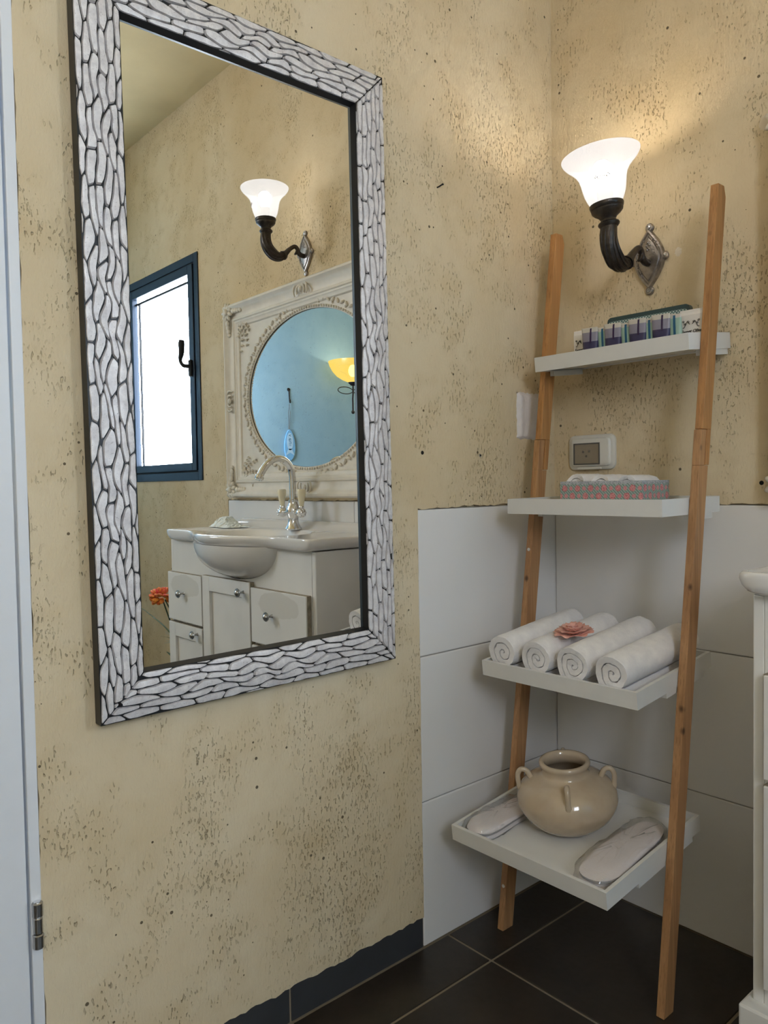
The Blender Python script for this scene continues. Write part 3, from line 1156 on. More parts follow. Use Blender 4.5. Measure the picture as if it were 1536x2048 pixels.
# pink flower lying on the towels
def rose(name, label, loc, rot, R, mat, group=None):
    t = thing(name, label, 'flower', loc, rot, group)
    r = random.Random(5)
    for ring, (n, rr, tilt, zz) in enumerate(((8, 1.0, 0.20, 0.0), (8, 0.84, 0.36, 0.004), (7, 0.64, 0.6, 0.008), (5, 0.44, 0.9, 0.011), (4, 0.26, 1.2, 0.013))):
        for k in range(n):
            w = 2 * PI * (k + 0.5 * (ring % 2)) / n + r.uniform(-0.1, 0.1)
            L = R * rr
            pm = MB()
            grid = []
            for i in range(5):
                for j in range(5):
                    u, v = i / 4, j / 4 - 0.5
                    wd = L * 0.85 * math.sin(PI * min(1, 0.18 + u * 0.74)) ** 0.7
                    x = L * u * math.cos(tilt * (0.6 + 0.5 * u))
                    z = zz + L * u * math.sin(tilt * (0.6 + 0.5 * u)) + 0.25 * L * v * v - (0.003 if i == 4 else 0) + r.uniform(-0.0006, 0.0006)
                    y = wd * v
                    grid.append((x * math.cos(w) - y * math.sin(w), x * math.sin(w) + y * math.cos(w), z))
            pm.add(grid, [(i * 5 + j, i * 5 + j + 1, (i + 1) * 5 + j + 1, (i + 1) * 5 + j) for i in range(4) for j in range(4)])
            o = pm.build('petal', mat, t, smooth=180)
            sm = o.modifiers.new('thickness', 'SOLIDIFY')
            sm.thickness = 0.0008
    return t
rose('soap_flower', 'pale pink layered petal flower lying on the rolled towels', tp(3, 0.2635, 0.098, 0.0835), (a3 + 0.02, -0.06, 0.3), 0.044, 'pinkpetal')

# ------------------------------------------------------------------ flowered box with face cloths on the second tray
BX, BY, BZ = 0.163, -0.2, 1.0085 - FLOOR_D + 0.0025
bxr = thing('storage_box', 'small open paper box printed with pink roses and lace', 'box', (BX, BY, BZ))
b = MB()
bw, bd, bh, tk = 0.207, 0.112, 0.0615, 0.003
b.box(0, bw, 0, tk, 0, bh)
b.box(0, bw, bd - tk, bd, 0, bh)
b.box(0, tk, tk, bd - tk, 0, bh)
b.box(bw - tk, bw, tk, bd - tk, 0, bh)
b.build('box_sides', 'rose', bxr)
b = MB()
b.box(tk, bw - tk, tk, bd - tk, 0, tk)
b.build('box_bottom', 'white', bxr)
for k, lab in enumerate(('white face cloth roll in the rose box, on the corner side under the socket', 'white face cloth roll in the middle of the rose box', 'white face cloth roll in the rose box, on the basin side')):
    towel_roll('face_cloth', 0.0328 - 0.001 * k, 0.098, lab, (BX + 0.0385 + 0.0645 * k, BY + 0.007, BZ + 0.0195 - 0.001 * k), (0, 0, 0.01 - 0.015 * k), 'face cloths in the rose box', 2.8, 31 + k)

# ------------------------------------------------------------------ socket on the back wall
sk = thing('wall_socket', 'white covered wall socket with a clear flap above the rose box', 'socket', (0.1175, 0.0, 1.119))
def rounded(w, h, r, n=5):
    pts = []
    for (cx, cz, a0) in ((w / 2 - r, h / 2 - r, 0), (-w / 2 + r, h / 2 - r, PI / 2), (-w / 2 + r, -h / 2 + r, PI), (w / 2 - r, -h / 2 + r, 1.5 * PI)):
        for k in range(n + 1):
            a_ = a0 + PI / 2 * k / n
            pts.append((cx + r * math.cos(a_), cz + r * math.sin(a_)))
    return pts
def plate_loft(bb, specs):
    bb.loft([[(x, y, z) for x, z in rounded(w, h, r)] for (w, h, r, y) in specs])
b = MB()
plate_loft(b, [(0.134, 0.088, 0.016, 0.0), (0.133, 0.087, 0.016, -0.006), (0.122, 0.078, 0.014, -0.010), (0.116, 0.072, 0.012, -0.0105), (0.110, 0.070, 0.011, -0.014), (0.104, 0.066, 0.010, -0.0155)])
b.build('cover_plate', 'plastic', sk, smooth=30)
b = MB()
ring_box(b, -0.046, 0.030, -0.031, 0.023, 0.003, -0.0172, -0.0150)
b.build('flap_frame', 'cord', sk)
b = MB()
b.box(-0.043, 0.027, -0.0166, -0.0160, -0.028, 0.020)
fl = b.build('flap', 'smoke', sk)
b = MB()
b.box(-0.043, 0.027, -0.0158, -0.0155, -0.028, 0.020)
ins = b.build('insert', 'plastic', sk)
for (x, z) in ((-0.018, 0.001), (0.0, 0.002), (-0.009, -0.010)):
    b = MB()
    b.lathe([(0.0, 0.0), (0.0030, 0.0)], 14, Matrix.Translation((x, -0.0162, z)) @ Matrix.Rotation(PI / 2, 4, 'X'))
    b.build('pin_hole', 'dark', ins)
b = MB()
b.box(-0.034, 0.034, -0.0175, -0.0135, -0.043, -0.0375)
b.build('flap_hinge', 'plastic', sk, bevel=0.001)

# ------------------------------------------------------------------ toiletries on the top tray
a1 = tray_frame(1)[2]
def tube_rings(w, d, h, z0, z1, n=20, steps=6, grow=0.0):
    rings = []
    for k in range(steps + 1):
        z = z0 + (z1 - z0) * k / steps
        q = z / h
        dd = d * (1 - q) ** 0.55 + 0.0009
        ww = w * (0.90 + 0.10 * q)
        rings.append([((ww / 2 + grow) * math.cos(2 * PI * j / n), (dd / 2 + grow) * math.sin(2 * PI * j / n), z) for j in range(n)])
    return rings
def make_tube(name, kind, label, group, loc, rot):
    t = thing(name, label, 'tube', loc, rot, group)
    if kind == 'purple':
        w, d, h = 0.042, 0.024, 0.076
        secs = (('cap', 'purple', 0.0, 0.008), ('lower_body', 'purple', 0.008, 0.045), ('body', 'lilac', 0.045, 0.0655), ('crimped_end', 'tubewhite', 0.0655, h))
        sm, sx, sw, sz = 'stripe1', 0.005, 0.0042, 0.041
    else:
        w, d, h = 0.030, 0.020, 0.071
        secs = (('cap', 'aqua', 0.0, 0.008), ('lower_body', 'aqua', 0.008, 0.038), ('body', 'aqua', 0.038, 0.063), ('crimped_end', 'tubewhite', 0.063, h))
        sm, sx, sw, sz = 'stripe2', 0.001, 0.0052, 0.024
    for (nm, mt, z0, z1) in secs:
        bb = MB()
        bb.loft(tube_rings(w, d, h, z0, z1))
        bb.build(nm, mt, t, smooth=50)
    bb = MB()
    pts = []
    for k in range(9):
        z = sz + (h - 0.002 - sz) * k / 8
        q = z / h
        dd = d * (1 - q) ** 0.55 + 0.0009
        yy = -(dd / 2) * math.sqrt(max(0, 1 - ((sx) / (w / 2)) ** 2)) - 0.0006
        pts.append((z, yy))
    vs_ = [(sx + s_ * sw / 2, y, z) for (z, y) in pts for s_ in (-1, 1)]
    bb.add(vs_, [(2 * k, 2 * k + 1, 2 * k + 3, 2 * k + 2) for k in range(8)])
    bb.build('stripe', sm, t)
    return t
order = [('purple', 0.208, 'first'), ('aqua', 0.241, 'first'), ('purple', 0.267, 'second'), ('aqua', 0.300, 'second'), ('purple', 0.328, 'third'), ('aqua', 0.3565, 'third'), ('purple', 0.383, 'fourth'), ('aqua', 0.4135, 'fourth')]
names = {'purple': 'shampoo_tube', 'aqua': 'lotion_tube'}
desc = {'purple': 'grey tube with purple base', 'aqua': 'slim aqua tube'}
for kind, x, nth in order:
    make_tube(names[kind], kind, '%s, %s from the corner in front row, top tray' % (desc[kind], nth), 'toiletry tubes on the top tray',
              tp(1, x, 0.046 if kind == 'purple' else 0.052, 0.0004), (a1 + 0.04, 0.03 if kind == 'purple' else -0.02, 0.04))
for kind, x, nth in order:
    make_tube(names[kind], kind, '%s, %s from the corner in back row, top tray' % (desc[kind], nth), 'toiletry tubes on the top tray',
              tp(1, x - 0.004, 0.082 if kind == 'purple' else 0.086, 0.0004), (a1 + 0.02, 0.0, 0.02))
# printed card packets
def packet(x, d, label, text):
    t = thing('card_packet', label, 'packet', tp(1, x, d, 0.0004), (a1 - 0.04, 0, 0.06), 'printed packets on the top tray')
    bb = MB()
    bb.loft([[(sx * 0.025 * k, sy * dd, z) for sx, sy in ((-1, -1), (1, -1), (1, 1), (-1, 1))] for (z, k, dd) in ((0.0, 0.92, 0.006), (0.03, 0.96, 0.007), (0.066, 1.0, 0.004), (0.071, 1.02, 0.002), (0.077, 1.03, 0.001))])
    bb.build('pouch', 'white', t, bevel=0.001)
    fc = bpy.data.curves.new('lettering', 'FONT')
    fc.body = text
    fc.size = 0.0088
    fc.shear = 0.35
    fc.extrude = 0.0001
    fc.offset = 0.0002
    fc.align_x = 'CENTER'
    fc.materials.append(M['print'])
    tmp = bpy.data.objects.new('lettering_curve', fc)
    me = bpy.data.meshes.new_from_object(tmp)
    bpy.data.objects.remove(tmp)
    fo = bpy.data.objects.new('lettering', me)
    col.objects.link(fo)
    fo.parent = t
    fo.location = (0, -0.0078, 0.029)
    fo.rotation_euler = (PI / 2, 0, 0)
    bb = MB()
    for s_ in (-1, 1):
        pts = [(s_ * (0.003 + 0.0145 * q) + 0.0, -0.0072 + 0.0022 * q * 0 - 0.0004, 0.046 + 0.006 * math.sin(q * 5.2)) for q in [i / 14 for i in range(15)]]
        bb.tube(pts, 0.0006, 6)
        for (cx, cz, r0) in ((0.006, 0.051, 0.003), (0.0125, 0.047, 0.0028), (0.016, 0.0525, 0.0024)):
            bb.tube([(s_ * (cx + r0 * (1 - i / 20) * math.cos(i * 0.5)), -0.0072, cz + r0 * (1 - i / 20) * math.sin(i * 0.5)) for i in range(16)], 0.0005, 5)
    bb.build('scroll_emblem', 'print', t)
packet(0.170, 0.076, 'white printed packet at the corner end of the top tray', 'Sweet Olive')
packet(0.4395, 0.070, 'white printed packet at the basin end of the top tray, behind the post', 'Sweet Olive')
# tin lid stood up behind the tubes
tl = thing('tin_lid', 'teal polka dot tin lid standing behind the tubes on the top tray', 'tin', tp(1, 0.302, 0.125, 0.0004), (a1 - 0.11, 0, 0.03))
b = MB()
b.loft([[(x, y, z + 0.0495) for x, z in rounded(0.2, 0.099, 0.010)] for y in (0.0, 0.016)])
b.build('rim', 'tindark', tl, smooth=40)
b = MB()
b.loft([[(x, y, z + 0.0455) for x, z in rounded(0.19, 0.087, 0.006)] for y in (-0.0025, 0.001)])
b.build('dotted_face', 'tin', tl, smooth=40)

# ------------------------------------------------------------------ stoneware pot and packed slippers on the bottom tray
a4 = tray_frame(4)[2]
pot = thing('stoneware_pot', 'squat beige stoneware pot with four small loop handles', 'pot', tp(4, 0.2495, 0.192, 0.0004), (a4, 0, 0.0))
b = MB()
R0 = 0.1075
prof = [(0.0, 0.0), (0.050, 0.0), (0.058, 0.003), (0.075, 0.013), (0.093, 0.030), (0.1035, 0.048), (R0, 0.064), (0.1045, 0.080), (0.095, 0.096), (0.080, 0.108), (0.064, 0.115), (0.054, 0.1185),
        (0.0505, 0.122), (0.050, 0.128), (0.0505, 0.135), (0.0535, 0.138), (0.0545, 0.143), (0.0525, 0.147), (0.047, 0.1475), (0.0425, 0.144), (0.0415, 0.134), (0.043, 0.124), (0.06, 0.112), (0.085, 0.09), (0.095, 0.064), (0.08, 0.03), (0.045, 0.010), (0.0, 0.009)]
b.lathe(prof, 56)
b.build('pot_body', 'stoneware', pot, smooth=60)
for k in range(4):
    w = math.radians(-52.0 + 90 * k)
    er = Vector((math.cos(w), math.sin(w), 0))
    pts = [er * 0.0735 + Vector((0, 0, 0.108)), er * 0.082 + Vector((0, 0, 0.124)), er * 0.094 + Vector((0, 0, 0.127)), er * 0.1015 + Vector((0, 0, 0.115)), er * 0.1005 + Vector((0, 0, 0.094)), er * 0.098 + Vector((0, 0, 0.084))]
    hb = MB()
    hb.tube(catmull(pts, 5), [0.0062] * 5 + [0.0055] * 16 + [0.0065] * 5, 10)
    hb.build('loop_handle', 'stoneware', pot, smooth=80)

def slipper_pack(label, x, d, L, W, yaw, seed):
    r = random.Random(seed)
    t = thing('slipper_pack', label, 'slippers', tp(4, x, d, 0.0006), (a4, 0, yaw), 'wrapped slippers on the bottom tray')
    def outline(k=1.0, n=36):
        pts = []
        for i in range(n):
            w = 2 * PI * i / n
            c, s_ = math.cos(w), math.sin(w)
            px = W / 2 * (abs(s_) ** 0.75) * (1 if s_ >= 0 else -1)
            py = L / 2 * (abs(c) ** 0.75) * (1 if c >= 0 else -1)
            px *= 1 - 0.10 * (py / (L / 2)) - 0.10 * math.cos(py / L * 5)
            pts.append((px * k, py * k))
        return pts
    for lev, z0 in enumerate((0.0012, 0.0125)):
        sp_ = 'slipper_sole'
        bb = MB()
        bb.loft([[(p[0] + lev * 0.003, p[1], z) for p in outline(k)] for (k, z) in ((0.985, z0), (1.0, z0 + 0.001), (1.0, z0 + 0.003), (0.985, z0 + 0.004))])
        sole = bb.build(sp_, 'sole' if lev else 'slipper', t, smooth=40)
        bb = MB()
        rings = []
        for (k, z) in ((0.985, z0 + 0.004), (1.0, z0 + 0.006), (0.96, z0 + 0.0095), (0.8, z0 + 0.0118), (0.4, z0 + 0.0125)):
            rings.append([(p[0] + lev * 0.003, p[1], z + (0.0035 * math.sin(p[1] / L * 7 + seed) * k if lev and z > z0 + 0.008 else 0) + (r.uniform(-0.0006, 0.0006) if lev else 0)) for p in outline(k)])
        bb.loft(rings)
        bb.build('slipper_upper', 'slipper', t, smooth=60)
    # crumpled clear bag
    bb = MB()
    n = 44
    rings = []
    for (k, z) in ((1.06, 0.0006), (1.12, 0.004), (1.10, 0.015), (1.03, 0.026), (0.88, 0.0325), (0.6, 0.0345), (0.25, 0.035)):
        ring = []
        for i, p in enumerate(outline(k, n)):
            j = r.uniform(-1, 1)
            lim = 0.0028 if k < 1.05 else 0.0035
            ring.append((p[0] + j * lim * 0.8, p[1] + r.uniform(-1, 1) * lim * 0.8, max(0.0004, z + r.uniform(-1, 1) * lim * (0 if z < 0.001 else 1))))
        rings.append(ring)
    bb.loft(rings)
    bb.build('clear_bag', 'wrap', t, smooth=50)
    return t
slipper_pack('white slippers in a clear bag on the mirror side of the beige pot', 0.129, 0.108, 0.185, 0.076, -0.04, 3)
slipper_pack('white slippers in a clear bag on the basin side of the beige pot', 0.4055, 0.152, 0.250, 0.086, 0.02, 8)

# ------------------------------------------------------------------ wall sconces
def make_sconce(label, loc, lean):
    t = thing('wall_sconce', label, 'lamp', loc, (0, 0, 0), 'bell shade wall lamps')
    # back plate: pointed oval with rim
    def ves(w, h, y, n=16):
        up = [(w * (1 - abs(-1 + 2 * k / n) ** 1.7), y, h * (-1 + 2 * k / n)) for k in range(n)]
        dn = [(-w * (1 - abs(1 - 2 * k / n) ** 1.7), y, h * (1 - 2 * k / n)) for k in range(n)]
        return up + dn
    b = MB()
    b.loft([ves(0.0385, 0.070, 0.0), ves(0.0395, 0.071, -0.004), ves(0.037, 0.067, -0.010), ves(0.033, 0.061, -0.0105), ves(0.0305, 0.057, -0.0075), ves(0.028, 0.053, -0.0075), ves(0.0255, 0.049, -0.0105), ves(0.02, 0.04, -0.0115), ves(0.006, 0.012, -0.012)])
    for s_ in (-1, 1):
        b.ball((s_ * 0.040, -0.004, 0.0), (0.009, 0.006, 0.010), 12, 8)
        b.lathe([(0.0105, 0.0), (0.0105, 0.004), (0.008, 0.0075), (0.0, 0.008)], 18, Matrix.Translation((0, 0, s_ * 0.0725)) @ Matrix.Rotation(PI / 2, 4, 'X'))
    plate = b.build('back_plate', 'plate', t, smooth=24)
    for s_ in (-1, 1):
        b = MB()
        mt = Matrix.Translation((0, -0.0075, s_ * 0.0725)) @ Matrix.Rotation(PI / 2, 4, 'X')
        b.lathe([(0.0045, 0.0), (0.0045, 0.0022), (0.0022, 0.0028), (0.0018, 0.001), (0.0, 0.001)], 14, mt)
        b.build('screw', 'steel', plate, smooth=40)
        b = MB()
        b.ball((s_ * 0.041, -0.0095, 0.0), 0.0034, 10, 6)
        b.build('rivet', 'steel', plate, smooth=80)
    # raised ornament on the plate
    b = MB()
    rr = random.Random(3)
    for k in range(34):
        q = -0.75 + 1.5 * rr.random()
        s_ = rr.choice((-1, 1))
        x = s_ * (0.0315 * (1 - abs(q) ** 1.7))
        b.ball((x + rr.uniform(-0.002, 0.002), -0.0085, q * 0.058), (0.0018, 0.0018, 0.0026), 7, 5)
    for (x, z) in ((0, 0.036), (-0.004, 0.030), (0.004, 0.031), (0.0, 0.025), (-0.002, 0.020), (0.003, 0.022)):
        b.ball((x, -0.0115, z), (0.003, 0.0022, 0.0034), 8, 6)
    b.build('plate_ornament', 'plate', plate, smooth=80)
    # arm, leaf relief, cup
    arm_pts = catmull([(0, -0.006, -0.010), (0, -0.022, -0.010), (0, -0.034, -0.004), (0, -0.040, 0.010), (0, -0.052, 0.016), (0, -0.074, 0.002), (0, -0.098, -0.022), (0, -0.120, -0.033), (0, -0.145, -0.028), (0, -0.166, -0.008), (0, -0.174, 0.018), (0, -0.172, 0.044)], 6)
    n = len(arm_pts)
    rad = []
    for k in range(n):
        q = k / (n - 1)
        rad.append(0.0085 if q < 0.2 else (0.0075 if q < 0.45 else 0.0075 + 0.0105 * min(1, (q - 0.45) / 0.28)))
    rad[-1] = 0.0175
    b = MB()
    b.tube(arm_pts, rad, 14)
    arm = b.build('arm', 'bronze', t, smooth=60)
    b = MB()
    b.tube([(0, -0.038, 0.008), (0, -0.040, 0.004), (0, -0.044, -0.006), (0, -0.052, -0.012)], [0.006, 0.006, 0.006, 0.003], 8)
    b.build('curled_tip', 'bronze', arm, smooth=60)
    b = MB()
    k0 = int(n * 0.56)
    p0, tdir = arm_pts[k0], (arm_pts[k0 + 1] - arm_pts[k0]).normalized()
    for dk in (-1, 0, 1):
        b.tube([p0 + tdir * (dk * 0.006 - 0.002), p0 + tdir * (dk * 0.006 + 0.002)], rad[k0] * (1.42 if dk == 0 else 1.22), 16)
    b.build('collar', 'bronze', arm, smooth=60)
    # acanthus ridges running up the arm
    for j in range(11):
        b = MB()
        w0 = 2 * PI * j / 11
        ridge, rw = [], []
        for k in range(k0 + 2, n - 2):
            t_ = (arm_pts[min(k + 1, n - 1)] - arm_pts[k - 1]).normalized()
            nx = Vector((1, 0, 0))
            ny = t_.cross(nx).normalized()
            q = (k - k0) / (n - k0)
            w = w0 + 1.1 * q
            ridge.append(arm_pts[k] + (nx * math.cos(w) + ny * math.sin(w)) * (rad[k] * 0.98))
            rw.append(0.0026 * math.sin(PI * min(1, 0.1 + q)) + 0.0006)
        b.tube(ridge, rw, 6)
        b.build('acanthus_ridge', 'bronze', arm, smooth=60)
    lm = Matrix.Translation((0, -0.172, 0.044)) @ Matrix.Rotation(lean[0], 4, 'X') @ Matrix.Rotation(lean[1], 4, 'Y')
    b = MB()
    b.lathe([(0.0, -0.004), (0.019, -0.004), (0.0225, 0.0), (0.0235, 0.003), (0.022, 0.006), (0.0175, 0.008), (0.0165, 0.012), (0.0195, 0.018), (0.029, 0.025), (0.0335, 0.030), (0.0345, 0.034), (0.0335, 0.0355), (0.0355, 0.0375), (0.037, 0.043), (0.0365, 0.046), (0.033, 0.046), (0.031, 0.040), (0.0, 0.038)], 40, lm)
    cup = b.build('cup', 'bronze', t, smooth=40)
    # socket and bulb
    b = MB()
    b.lathe([(0.017, 0.038), (0.017, 0.080), (0.014, 0.085), (0.0, 0.085)], 20, lm)
    b.build('bulb_socket', 'plastic', cup, smooth=40)
    b = MB()
    b.lathe([(0.010, 0.084), (0.016, 0.092), (0.0225, 0.104), (0.0245, 0.116), (0.021, 0.129), (0.012, 0.138), (0.0, 0.141)], 14, lm)
    b.build('bulb', 'bulb', t, smooth=80)
    # bell shade
    b = MB()
    sh = [(0.0315, 0.040), (0.0335, 0.046), (0.0395, 0.058), (0.0440, 0.070), (0.0468, 0.084), (0.0490, 0.098), (0.0525, 0.110), (0.0590, 0.121), (0.0680, 0.131), (0.0765, 0.139), (0.0815, 0.1455), (0.0838, 0.150)]
    pr = sh + [(0.0842, 0.152), (0.0830, 0.1522)] + [(r - 0.0022, z + 0.0006) for (r, z) in sh[::-1]]
    b.lathe(pr, 56, lm)
    shade = b.build('glass_shade', 'shade', t, smooth=70)
    # etched scroll facing the room
    b = MB()
    rr = random.Random(9)
    w_c = math.radians(-58)
    def on_shade(dw, z):
        for (r0, z0), (r1, z1) in zip(sh[:-1], sh[1:]):
            if z0 <= z <= z1:
                r = r0 + (r1 - r0) * (z - z0) / (z1 - z0) + 0.0006
                return lm @ Vector((r * math.cos(w_c + dw), r * math.sin(w_c + dw), z))
    for (c, zc, R1, turns) in ((-0.2, 0.0905, 0.0045, 1), (0.0, 0.0895, 0.006, -1), (0.18, 0.0915, 0.0045, 1), (-0.33, 0.0935, 0.003, -1), (0.31, 0.0935, 0.003, 1)):
        pts = []
        for i in range(18):
            f_ = 1 - i / 24
            w = turns * i * 0.42
            pts.append(on_shade(c + R1 * f_ * math.cos(w) / 0.048, zc + R1 * f_ * math.sin(w)))
        b.tube(pts, 0.0009, 5)
    for k in range(9):
        p = on_shade(rr.uniform(-0.38, 0.38), rr.uniform(0.085, 0.0975))
        b.ball(p, 0.0011, 6, 4)
    b.build('etched_scroll', 'etch', shade, smooth=60)
    return t
make_sconce('lit bell shade wall lamp on pewter arm above the ladder shelf', (0.277, 0.0, 1.5625), (math.radians(4.5), math.radians(-5.0)))
make_sconce('lit bell shade wall lamp above the oval basin mirror', (1.125, 0.0, 1.896), (math.radians(0.5), math.radians(0.5)))

# ------------------------------------------------------------------ basin mirror in ornate cream frame
CX = 1.118
sm_ = thing('basin_mirror', 'landscape oval mirror in an ornate cream frame above the basin', 'mirror', (CX, 0.0, 1.0))
HW, Z0, Z1 = 0.560, 0.002, 0.800
PW, PZ0, PZ1 = 0.462, 0.075, 0.730      # inner flat panel
def moulding(mb, prof):
    """prof: (inward distance, height off wall); swept round the rectangle with mitred corners"""
    rings = []
    for (d, h) in prof:
        rings.append([(-HW + d, -h, Z0 + d), (HW - d, -h, Z0 + d), (HW - d, -h, Z1 - d), (-HW + d, -h, Z1 - d)])
    mb.loft(rings, caps=False)
b = MB()
moulding(b, [(0.0, 0.0), (0.0, 0.030), (0.006, 0.040), (0.014, 0.042), (0.022, 0.036), (0.034, 0.026), (0.048, 0.021), (0.058, 0.022), (0.062, 0.028), (0.070, 0.030), (0.074, 0.026), (0.080, 0.026), (0.086, 0.022), (0.094, 0.020), (0.098, 0.016), (0.1, 0.008)])
b.build('outer_moulding', 'cream', sm_, smooth=28)
EA, EB, EZ = 0.405, 0.287, (PZ0 + PZ1) / 2
b = MB()
N = 96
inn, outp, inn2 = [], [], []
for k in range(N):
    w = 2 * PI * k / N
    c, s_ = math.cos(w), math.sin(w)
    inn.append((EA * c, -0.014, EZ + EB * s_))
    inn2.append((EA * c, -0.006, EZ + EB * s_))
    hx_, hz_ = PW + 0.004, (PZ1 - PZ0) / 2 + 0.004
    q = min(hx_ / max(abs(c), 1e-6), hz_ / max(abs(s_), 1e-6))
    outp.append((q * c, -0.014, EZ + q * s_))
b.loft([outp, inn, inn2], caps=False)
b.build('panel', 'cream', sm_, smooth=40)
b = MB()
b.add([((EA + 0.004) * math.cos(2 * PI * k / N), -0.008, EZ + (EB + 0.004) * math.sin(2 * PI * k / N)) for k in range(N)], [tuple(range(N))])
b.build('mirror_glass', 'mirror', sm_)
b = MB()
b.tube([((EA + 0.001) * math.cos(2 * PI * k / N), -0.0085, EZ + (EB + 0.001) * math.sin(2 * PI * k / N)) for k in range(N + 1)], 0.0022, 6)
b.build('dark_line', 'black', sm_)
b = MB()
for k in range(170):
    w = 2 * PI * k / 170
    b.ball(((EA + 0.007) * math.cos(w), -0.016, EZ + (EB + 0.007) * math.sin(w)), 0.0052, 6, 4)
tag(b.build('bead_ring', 'cream', sm_, smooth=80), kind='stuff')
b = MB()
gr = random.Random(4)
for k in range(96):
    w = 2 * PI * k / 96
    A_, B_ = EA + 0.033, EB + 0.030
    c, s_ = math.cos(w), math.sin(w)
    tx, tz = -A_ * s_, B_ * c
    ang = math.atan2(tz, tx) + (0.7 if k % 2 else -0.7)
    rot = Matrix.Rotation(-ang, 3, 'Y')
    b.ball((A_ * c, -0.017, EZ + B_ * s_), (0.012, 0.006, 0.0058), 8, 5, rot)
    if k % 3 == 0:
        b.ball(((A_ - 0.010) * c, -0.016, EZ + (B_ - 0.010) * s_), (0.005, 0.005, 0.005), 7, 5)
tag(b.build('leaf_garland', 'cream', sm_, smooth=80), kind='stuff')
def leaf_spray(mb, cx, cz, dirs, L, y=-0.018):
    for (ang, ln) in dirs:
        for k in range(6):
            q = (k + 0.5) / 6
            px, pz = cx + math.cos(ang + 0.5 * q) * L * ln * q, cz + math.sin(ang + 0.5 * q) * L * ln * q
            for s_ in (-1, 1):
                a_ = ang + 0.5 * q + s_ * 0.75
                sz = 0.0085 * (1 - 0.5 * q)
                mb.ball((px + math.cos(a_) * sz, y - 0.002 * (k % 2), pz + math.sin(a_) * sz), (sz * 1.3, 0.006, sz * 0.55), 8, 5, Matrix.Rotation(-a_, 3, 'Y'))
for sx in (-1, 1):
    for sz in (-1, 1):
        b = MB()
        x0_, z0_ = sx * (PW - 0.006), (PZ1 - 0.006 if sz > 0 else PZ0 + 0.006)
        for (ang, ln) in ((0.12, 0.7), (0.62, 1.0), (1.05, 1.05), (1.5, 0.8)):
            aa = math.atan2(-sz * math.sin(ang), -sx * math.cos(ang))
            leaf_spray(b, x0_, z0_, [(aa, ln)], 0.125)
        tag(b.build('spandrel_ornament', 'cream', sm_, smooth=80), kind=None)
        b = MB()
        cx_, cz_ = sx * (HW - 0.032), (Z1 - 0.032 if sz > 0 else Z0 + 0.032)
        for k in range(9):
            a_ = 2 * PI * k / 9
            b.ball((cx_ + 0.024 * math.cos(a_), -0.036, cz_ + 0.024 * math.sin(a_)), (0.017, 0.008, 0.008), 8, 5, Matrix.Rotation(-a_, 3, 'Y'))
        b.ball((cx_, -0.042, cz_), (0.014, 0.01, 0.014), 10, 6)
        for (dx, dz) in ((-sx, 0), (0, -sz)):
            for k in range(4):
                b.ball((cx_ + dx * (0.045 + 0.016 * k), -0.034 + 0.002 * k, cz_ + dz * (0.045 + 0.016 * k)), (0.015 - 0.002 * k, 0.007, 0.011) if dx else (0.011, 0.007, 0.015 - 0.002 * k), 8, 5)
        b.build('corner_ornament', 'cream', sm_, smooth=80)
for (x, z, ang) in ((0, Z1 - 0.038, 0), (0, Z0 + 0.038, PI), (-HW + 0.038, EZ, PI / 2), (HW - 0.038, EZ, -PI / 2)):
    b = MB()
    ca, sa = math.cos(ang), math.sin(ang)
    for s_ in (-1, 1):
        for r_, off in ((0.030, 0.012), (0.020, 0.004)):
            pts = []
            for k in range(10):
                w = -0.4 + 2.6 * k / 9
                lx, lz = s_ * (r_ * math.sin(w) + off), r_ * math.cos(w) - 0.004
                pts.append((x + lx * ca - lz * sa, -0.031 - 0.006 * math.sin(w), z + lx * sa + lz * ca))
            b.tube(pts, [0.003 + 0.002 * math.sin(PI * k / 9) for k in range(10)], 6)
    b.ball((x, -0.036, z), (0.012, 0.008, 0.012), 10, 6)
    b.build('crest', 'cream', sm_, smooth=80)

# ------------------------------------------------------------------ vanity cabinet
VF = -0.328
va = thing('vanity_cabinet', 'white painted washstand cabinet with drawers, panelled doors and round knobs', 'cabinet', (CX, 0.0, 0.0))
VL, VR_ = 0.654 - CX, 1.611 - CX
b = MB()
b.box(VL, VL + 0.02, VF, -0.002, 0.13, 0.848)
b.box(VR_ - 0.02, VR_, VF, -0.002, 0.13, 0.848)
b.box(VL + 0.02, VR_ - 0.02, -0.012, -0.002, 0.13, 0.848)
b.box(VL + 0.02, VR_ - 0.02, VF + 0.018, -0.012, 0.13, 0.15)
b.build('carcass', 'vanity', va, bevel=0.003)
b = MB()
notch = []
for k in range(23):
    q = 0.02 + 0.93 * k / 22
    s_ = math.cos(q * PI / 2) ** 0.8
    hw2 = s_ * s_ - 0.332 ** 2
    if hw2 > 0:
        notch.append((0.272 * math.sqrt(hw2) + 0.002, 0.849 + 0.004 - 0.122 * math.sin(q * PI / 2) - 0.002))
zb = notch[-1][1] - 0.004
face = [(VL + 0.0205, 0.13), (VR_ - 0.0205, 0.13), (VR_ - 0.0205, 0.848)]
face += [(notch[0][0], 0.848)] + [p for p in notch if p[1] < 0.847] + [(0.0, zb)]
face += [(-p[0], p[1]) for p in notch[::-1] if p[1] < 0.847] + [(-notch[0][0], 0.848), (VL + 0.0205, 0.848)]
b.prism([(x, VF, z) for x, z in face], (0, 0.018, 0))
b.build('face_board', 'vanity', va)
